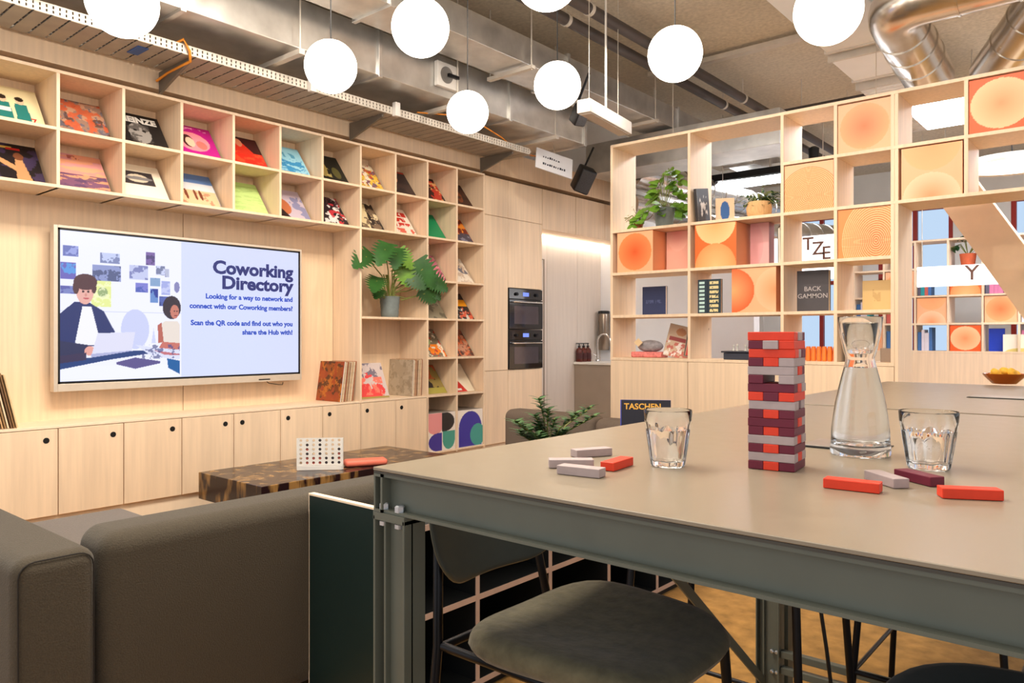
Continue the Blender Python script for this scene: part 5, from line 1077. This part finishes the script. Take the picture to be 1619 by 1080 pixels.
# boards in shelves are cut by no divider there: red pot with plant on top row
t = planter('potted_plant', (FX[3]+.2, YF+.14, FZ[1]+.0115), [(.001, 0), (.07, 0), (.09, .15), (.092, .155)], TERRA, 'plant with arching leaves in a red pot on the distant shelving')
stems = MB(); lv = MB(); rn = random.Random(15)
for k in range(16):
    a = rn.uniform(-.6, 3.4); e = Vector((math.cos(a)*.25+.05, math.sin(a)*.1-.03, .18+abs(math.sin(a))*.2)); stems.tube([(0, 0, .13), (e.x*.4, e.y*.4, e.z+.04), e], .003, 4)
    for q in range(5): leaf_grid(lv, Vector((e.x*.4, e.y*.4, e.z+.04)).lerp(e, q/5), (math.cos(a+q), math.sin(a+q), -.3), (0, 0, 1), .08, .035, oval, .2, 4)
mkobj('stem', stems, STEM, t); mkobj('foliage', lv, LEAF3, t, smooth=True)
# slanting concrete strut
def sx(z): return -1.159-(z-(H+.93))*(.485/.81)
struct('strut', MB().add([(sx(0), 6.2, 0), (sx(0)+.305, 6.2, 0), (sx(2.62)+.305, 6.2, 2.62), (sx(2.62), 6.2, 2.62), (sx(0), 6.55, 0), (sx(0)+.305, 6.55, 0), (sx(2.62)+.305, 6.55, 2.62), (sx(2.62), 6.55, 2.62)], [(0, 1, 2, 3), (7, 6, 5, 4), (0, 4, 5, 1), (1, 5, 6, 2), (2, 6, 7, 3), (3, 7, 4, 0)]), mat('strut_concrete', (226, 196, 160), .7, noise=.07, scale=5, bump=.1)).name = 'trim_4'
# lettered signs of the room behind
def sign(x0, x1, z0, z1, y, letters, label, tone=(250, 250, 252), e=1.5):
    t = thing('letter_sign', ((x0+x1)/2, y, z0), label, 'sign'); o = t.location
    mkobj('board', MB(o).box(x0, y, z0, x1, y+.04, z1), lampm('sign_glow', tone, e), t)
    mkobj('hanger', MB(o).tube([(x0+.05, y+.02, z1), (x0+.05, y+.02, CZ-.001)], .004, 5).tube([(x1-.05, y+.02, z1), (x1-.05, y+.02, CZ-.001)], .004, 5), TRAY, t)
    for s, x, z, sz in letters: text(s, sz, mat('letter_brown', (120, 84, 70), .6, noise=.05), t, (x-t.location.x, -.004, z-t.location.z), bold=.002, depth=.003)
q1 = ony(1262, 410, 8.0); q2 = ony(1330, 372, 8.0)
sign(q1.x-.9, q2.x+.1, q1.z-.22, q2.z+.02, 8.0, [('T', ony(1269, 395, 8.0).x, ony(1269, 396, 8.0).z, .19), ('Z', ony(1284, 400, 8.0).x, ony(1284, 403, 8.0).z, .19), ('E', ony(1299, 400, 8.0).x, ony(1299, 410, 8.0).z, .19)], 'glowing white sign with thin brown letters behind the partition')
q1 = ony(1440, 452, 9.6); q2 = ony(1619, 410, 9.6)
sign(q1.x, q2.x+.4, q1.z, q2.z, 9.9, [('Y', ony(1517, 445, 9.6).x, q1.z+.06, .24), ('Y', ony(1585, 445, 9.6).x, q1.z+.03, .2)], 'long white sign with thin letters seen through the doorway')
# lamps behind
t = thing('disc_lamp', (-.62, 7.2, CZ), 'large flat round white lamp behind the top right bay', 'pendant lamp'); o = t.location; q = ony(1600, 265, 7.2)
mkobj('shade', MB(o).lathe([(.02, .09), (.30, .07), (.36, .0), (.355, 0), (.29, .06), (.02, .08)], 48, axis_pt=(q.x, 7.2, q.z), cap=False), mat('shade_white', (240, 230, 220), .5, noise=.02), t, smooth=True); mkobj('diffuser', MB(o).lathe([(.001, .01), (.345, .012)], 48, axis_pt=(q.x, 7.2, q.z), cap=False), lampm('disc_glow', (255, 248, 240), 5), t); mkobj('cable', MB(o).tube([(q.x, 7.2, q.z+.09), (q.x, 7.2, CZ-.001)], .004, 6), BLACK, t)
for i, (px, py, yy, w, d, l) in enumerate(((1495, 182, 7.6, .5, .9, 'bright flat ceiling light behind the top bay above the doorway'), (1195, 283, 9.4, 1.0, .9, 'bright ceiling light behind the second top bay'))):
    q = ony(px, py, yy); t = thing('panel_light', (q.x, yy, q.z), l, 'ceiling light'); o = t.location
    mkobj('frame', MB(o).box(q.x-w/2, yy-d/2, q.z+.012, q.x+w/2, yy+d/2, q.z+.06), WHITE, t, bevel=.003); mkobj('diffuser', MB(o).box(q.x-w/2+.02, yy-d/2+.02, q.z, q.x+w/2-.02, yy+d/2-.02, q.z+.011), lampm('panel_glow', (240, 246, 255), 17), t)
    mkobj('rod', MB(o).tube([(q.x-w/2+.05, yy, q.z+.06), (q.x-w/2+.05, yy, CZ-.001)], .005, 6).tube([(q.x+w/2-.05, yy, q.z+.06), (q.x+w/2-.05, yy, CZ-.001)], .005, 6), TRAY, t)
single('power_cable', MB().tube([(-.83, 2.3, .955), (-.80, 2.3, .8), (-.765, 2.3, .55), (-.735, 2.3, .35), (-.71, 2.3, .15), (-.70, 2.32, .02), (-.62, 2.4, .008)], .006, 8), BLACK, 'black power cable hanging from under the foreground table to the carpet', 'cable', smooth=True)
for x, y in ((.2, 7.0), (1.5, 9.0), (1.8, 6.6), (-.3, 9.6)):  # extra unseen panels added to light the far room
    t = thing('panel_light', (x, y, 3.3), 'added unseen fill light for the far room, hidden behind the partition or right of the photo', 'ceiling light', 'added fill lights out of sight'); o = t.location
    mkobj('frame', MB(o).box(x-.5, y-.5, 3.315, x+.5, y+.5, 3.36), WHITE, t); mkobj('diffuser', MB(o).box(x-.48, y-.48, 3.3, x+.48, y+.48, 3.314), lampm('panel_glow', (240, 246, 255), 17), t)
    mkobj('rod', MB(o).tube([(x, y, 3.36), (x, y, CZ-.001)], .005, 6), TRAY, t)
for o in list(bpy.data.objects):
    if o.type == 'MESH' and o.name.split('.')[0] == 'wooden_block' and 'label' not in o.keys(): bpy.data.objects.remove(o)
